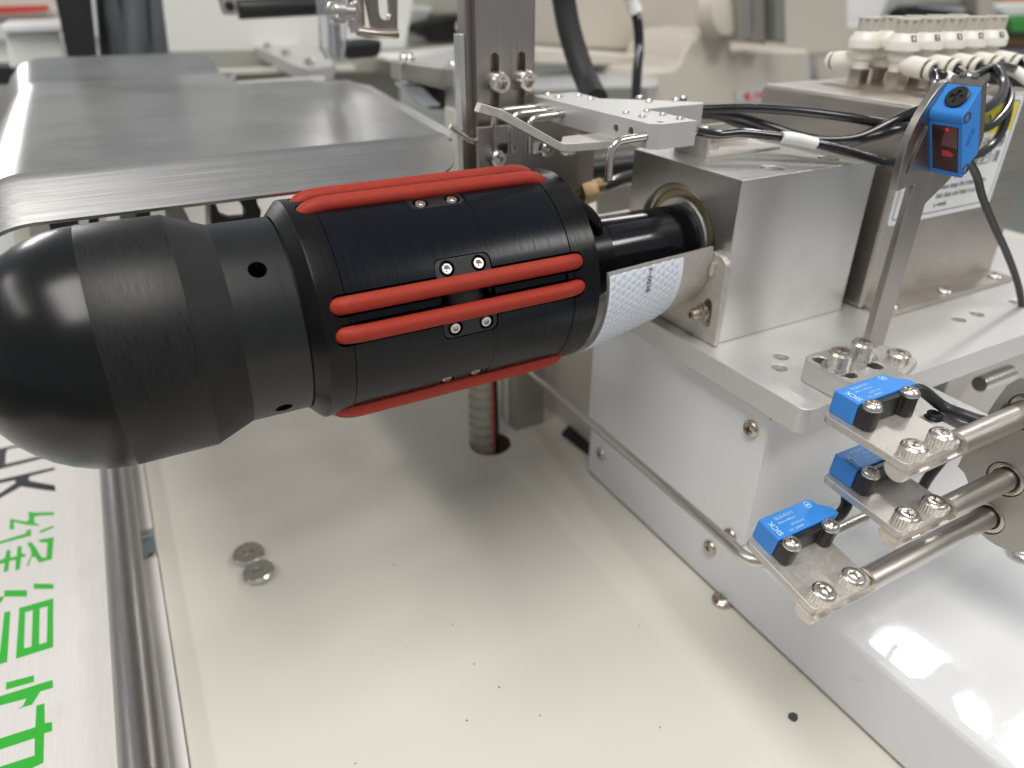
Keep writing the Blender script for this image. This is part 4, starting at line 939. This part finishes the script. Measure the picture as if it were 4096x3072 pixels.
# objects far behind the post
t = thing('far_machine', 'blurred grey machine head with a black band and orange spot', 'machine', (480, 1250, -60))
slab('head', [(1480, -200), (2300, -200), (2260, 30), (1900, 60), (1560, 96), (1480, 60)], 1300, 80, mat('olive_grey_paint', (.40, .41, .35), 0, .5), t, bevel=8)
slab('dark_band', [(1690, 92), (1810, 60), (1910, 60), (1910, 172), (1760, 168), (1670, 130)], 1240, 60, 'slot', t, bevel=6)
slab('orange_part', [(1840, 150), (1910, 140), (1910, 178), (1850, 184)], 1225, 10, 'orange', t, bevel=4)
p = A(1850, 108, y=1232); obj('round_spot', G().lathe([(0, 12), (4, 10)], p, (0, -1, 0), 24), 'sleevew', t)
slab('white_block', [(1470, 10), (1740, 30), (1700, 100), (1490, 110)], 1280, 60, 'wall', t, bevel=6)
slab('lower_block', [(1520, 180), (1960, 150), (1960, 210), (1540, 216)], 1260, 60, 'creamd', t, bevel=8)
# braided hose and thin cable in front of the sewing machine
pts = [T(2215, -700, 530), T(2230, -300, 525), T(2240, -90, 520), T(2255, 0, 520), T(2275, 110, 515), T(2310, 230, 505), T(2350, 330, 490), T(2385, 400, 470)]
tag(obj('braided_hose', G().tube(pts, 9.0, 20, 6), 'braid', None, smooth=60, origin=W(pts[5])), 'thick black braided hose descending between the post and the beige machine', 'hose')
pts = [T(2440, -700, 530), T(2470, -300, 525), T(2500, -90, 520), T(2530, 20, 520), T(2550, 90, 515), T(2556, 190, 510), T(2548, 290, 500), T(2542, 400, 485)]
tag(obj('thin_hose', G().tube(pts, 4.0, 14, 6), 'tubeblk', None, smooth=60, origin=W(pts[5])), 'thin dark hose hanging in front of the beige machine', 'hose')
marker([T(2505, -70, 519), T(2524, 0, 519.6), T(2545, 55, 516.5)], 5.6, 'white marker sleeve at the top of the thin dark hose')
# beige sewing machine
sm = thing('sewing_machine', 'beige industrial sewing machine with curved bed cover, blurred in the background', 'sewing machine', (560, 760, -120))
beige = mat('beige_machine_paint', (.60, .555, .485), 0, .35, (60, 60, 60), .00002, .04)
slab('arm_body', [(2262, -300), (3400, -300), (3400, 226), (2900, 232), (2262, 205)], 900, 240, beige, sm, bevel=10)
slab('bed_cover', [(2585, 282), (2690, 276), (2722, 250), (2738, 205), (2765, 162), (2815, 130), (2920, 118), (2930, 205), (3240, 200), (3256, 440), (2560, 470)], 760, 120, beige, sm, bevel=5)
slab('bed', [(2140, 190), (2640, 226), (2640, 268), (2140, 256)], 840, 60, beige, sm, bevel=4)
flat('bed_plate', [(2130, 286), (2600, 270), (2636, 300), (2632, 340), (2560, 356), (2130, 372)], -104, 6, mat('pale_bed_plate', (.72, .74, .78), .7, .35), sm)
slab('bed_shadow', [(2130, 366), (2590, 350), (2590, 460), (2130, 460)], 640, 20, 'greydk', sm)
for (x0, x1, y, m_) in ((2955, 3005, 720, 'alug'), (3008, 3060, 730, 'nickel'), (3066, 3092, 735, 'alub'), (3098, 3140, 720, 'greydk')):
    slab('needle_bar', [(x0, -200), (x1, -200), (x1+8, 150+(x0 % 7)*6), (x0+8, 170)], y, 30, m_, sm, bevel=3)
p = A(2850, 46, y=760)
obj('dial', G().lathe([(0, 30)]+[(1+k*2.2, 30 if k % 2 else 27.5) for k in range(12)]+[(28, 24)], p, (.1, -1, .15), 36), beige, sm)
p = A(2672, 238, y=830); obj('oil_window', G().lathe([(0, 14), (5, 12), (6, 6)], p, (0, -1, .5), 24), 'slot', sm)
p = A(2650, 250, y=815); obj('oil_cap', G().lathe([(0, 10), (6, 9), (8, 5)], p, (0, -1, .4), 24), 'wall', sm)
slab('lower_body', [(2560, 430), (3600, 400), (3600, 700), (2560, 700)], 800, 100, beige, sm)
sp_ = slab('maker_plate', [(2944, 362), (3092, 346), (3092, 412), (2948, 410)], 757, 2, mat('silver_maker_plate', (.7, .7, .71), .3, .35), sm)
for pts in ([(2972, 386), (2992, 368), (3002, 366), (2998, 384), (3006, 396), (2994, 404), (2984, 398)], [(3020, 370), (3026, 369), (3018, 398), (3012, 398)], [(3030, 368), (3036, 368), (3036, 398), (3030, 398)], [(3044, 366), (3060, 364), (3060, 396), (3044, 398)], [(3066, 362), (3084, 360), (3084, 394), (3066, 396)]):
    slab('red_mark', pts, 756.4, .5, 'redpl', sp_ if False else sm)
# right background
t = thing('white_machine', 'bright white machine body with a grey post, blurred at the upper right', 'machine', (900, 1100, -80))
slab('body', [(3150, -200), (3640, -200), (3520, 90), (3380, 110), (3160, 90)], 1150, 90, 'sticker', t, bevel=8)
slab('lower_body', [(3240, 100), (3700, 92), (3700, 330), (3270, 330)], 1040, 90, 'creamd', t, bevel=8)
slab('grey_post', [(3175, 120), (3262, 122), (3262, 300), (3215, 320), (3175, 200)], 1000, 40, mat('blue_grey_panel', (.48, .49, .53), 0, .4), t, bevel=6)
slab('dark_slot', [(3290, -100), (3320, -100), (3300, 40), (3270, 60)], 1140, 20, 'slot', t, bevel=4)
t = thing('dark_machine', 'dark and pale machinery clutter behind the row of air fittings', 'machine', (1100, 1300, -60))
slab('pale_arm', [(3480, -200), (3900, -200), (3900, 30), (3700, 20), (3500, 66)], 1320, 80, mat('pale_olive_paint', (.44, .45, .40), 0, .5), t, bevel=8)
slab('dark_recess', [(3640, 22), (3800, 40), (3920, 60), (3920, 120), (3600, 120), (3610, 40)], 1290, 40, 'slot', t, bevel=4)
slab('upright', [(3905, -200), (3975, -200), (3985, 140), (3915, 140)], 1280, 40, 'knob', t, bevel=6)
slab('dark_back', [(3960, -200), (4400, -200), (4400, 420), (3960, 420)], 1500, 40, 'blackpl', t)
tag(slab('green_box', [(4034, 72), (4200, 60), (4200, 126), (4052, 130)], 1300, 60, 'greenpl', bevel=5), 'blurred green box at the right edge behind the fittings', 'box')
tag(slab('orange_crate', [(4020, 145), (4200, 150), (4200, 195), (4020, 186)], 1320, 60, 'brown', bevel=5), 'blurred rust orange crate at the right edge below the green box', 'crate')
tag(slab('orange_roll', [(4000, -60), (4200, -60), (4200, 8), (4010, 6)], 1350, 60, 'orange', bevel=8), 'blurred orange roll at the upper right corner', 'roll')
tag(slab('white_bag', [(3980, 14), (4120, 10), (4200, 60), (4030, 70), (3985, 40)], 1310, 50, 'sticker', bevel=10), 'blurred white bag in the upper right corner', 'bag')
tag(slab('black_case', [(3990, 210), (4300, 210), (4300, 320), (4010, 320)], 560, 60, 'blackpl', bevel=4), 'black case behind the rightmost air fitting', 'case')
# brass fitting and dark hose behind the roller
t = thing('brass_fitting', 'brass hose fitting behind the right end of the roller', 'fitting', (215, 340, -115))
o = A(2350, 762, y=345); obj('nut', G().lathe([(-7, hexr(7.5)), (3, hexr(7.5)), (4, 5), (10, 4.6)], o, (.9, .1, .12), 36), 'brass', t)
obj('elbow', G().tube([o+Vector((-5, 0, 0)), o+Vector((-9, 0, -4)), o+Vector((-10, 0, -14))], 4.2, 14, 4), 'brass', t)
pts = [o+Vector((9, 1, 1)), A(2440, 735, y=347), A(2500, 715, y=352), A(2600, 690, y=360)]
hose(pts, 'black air hose leading from the brass fitting behind the bearing block', 4.2)
tag(slab('grey_bracket', [(2395, 770), (2528, 720), (2530, 838), (2398, 862)], 372, 4, 'alug', bevel=1), 'grey bracket plate with one hole left of the bearing block', 'bracket')
tag(obj('black_duct', G().lathe([(0, 8), (150, 8)], A(2120, 706, y=380), (1, 0, 0), 28), 'blackpl', None, origin=W(A(2120, 706, y=380))), 'black round duct running behind the roller towards the bearing block', 'duct')
tag(slab('pale_cross_bar', [(2370, 590), (2545, 575), (2545, 660), (2370, 668)], 420, 8, 'alub', bevel=1), 'pale cross bar seen between the angle bracket and bearing block', 'bar')
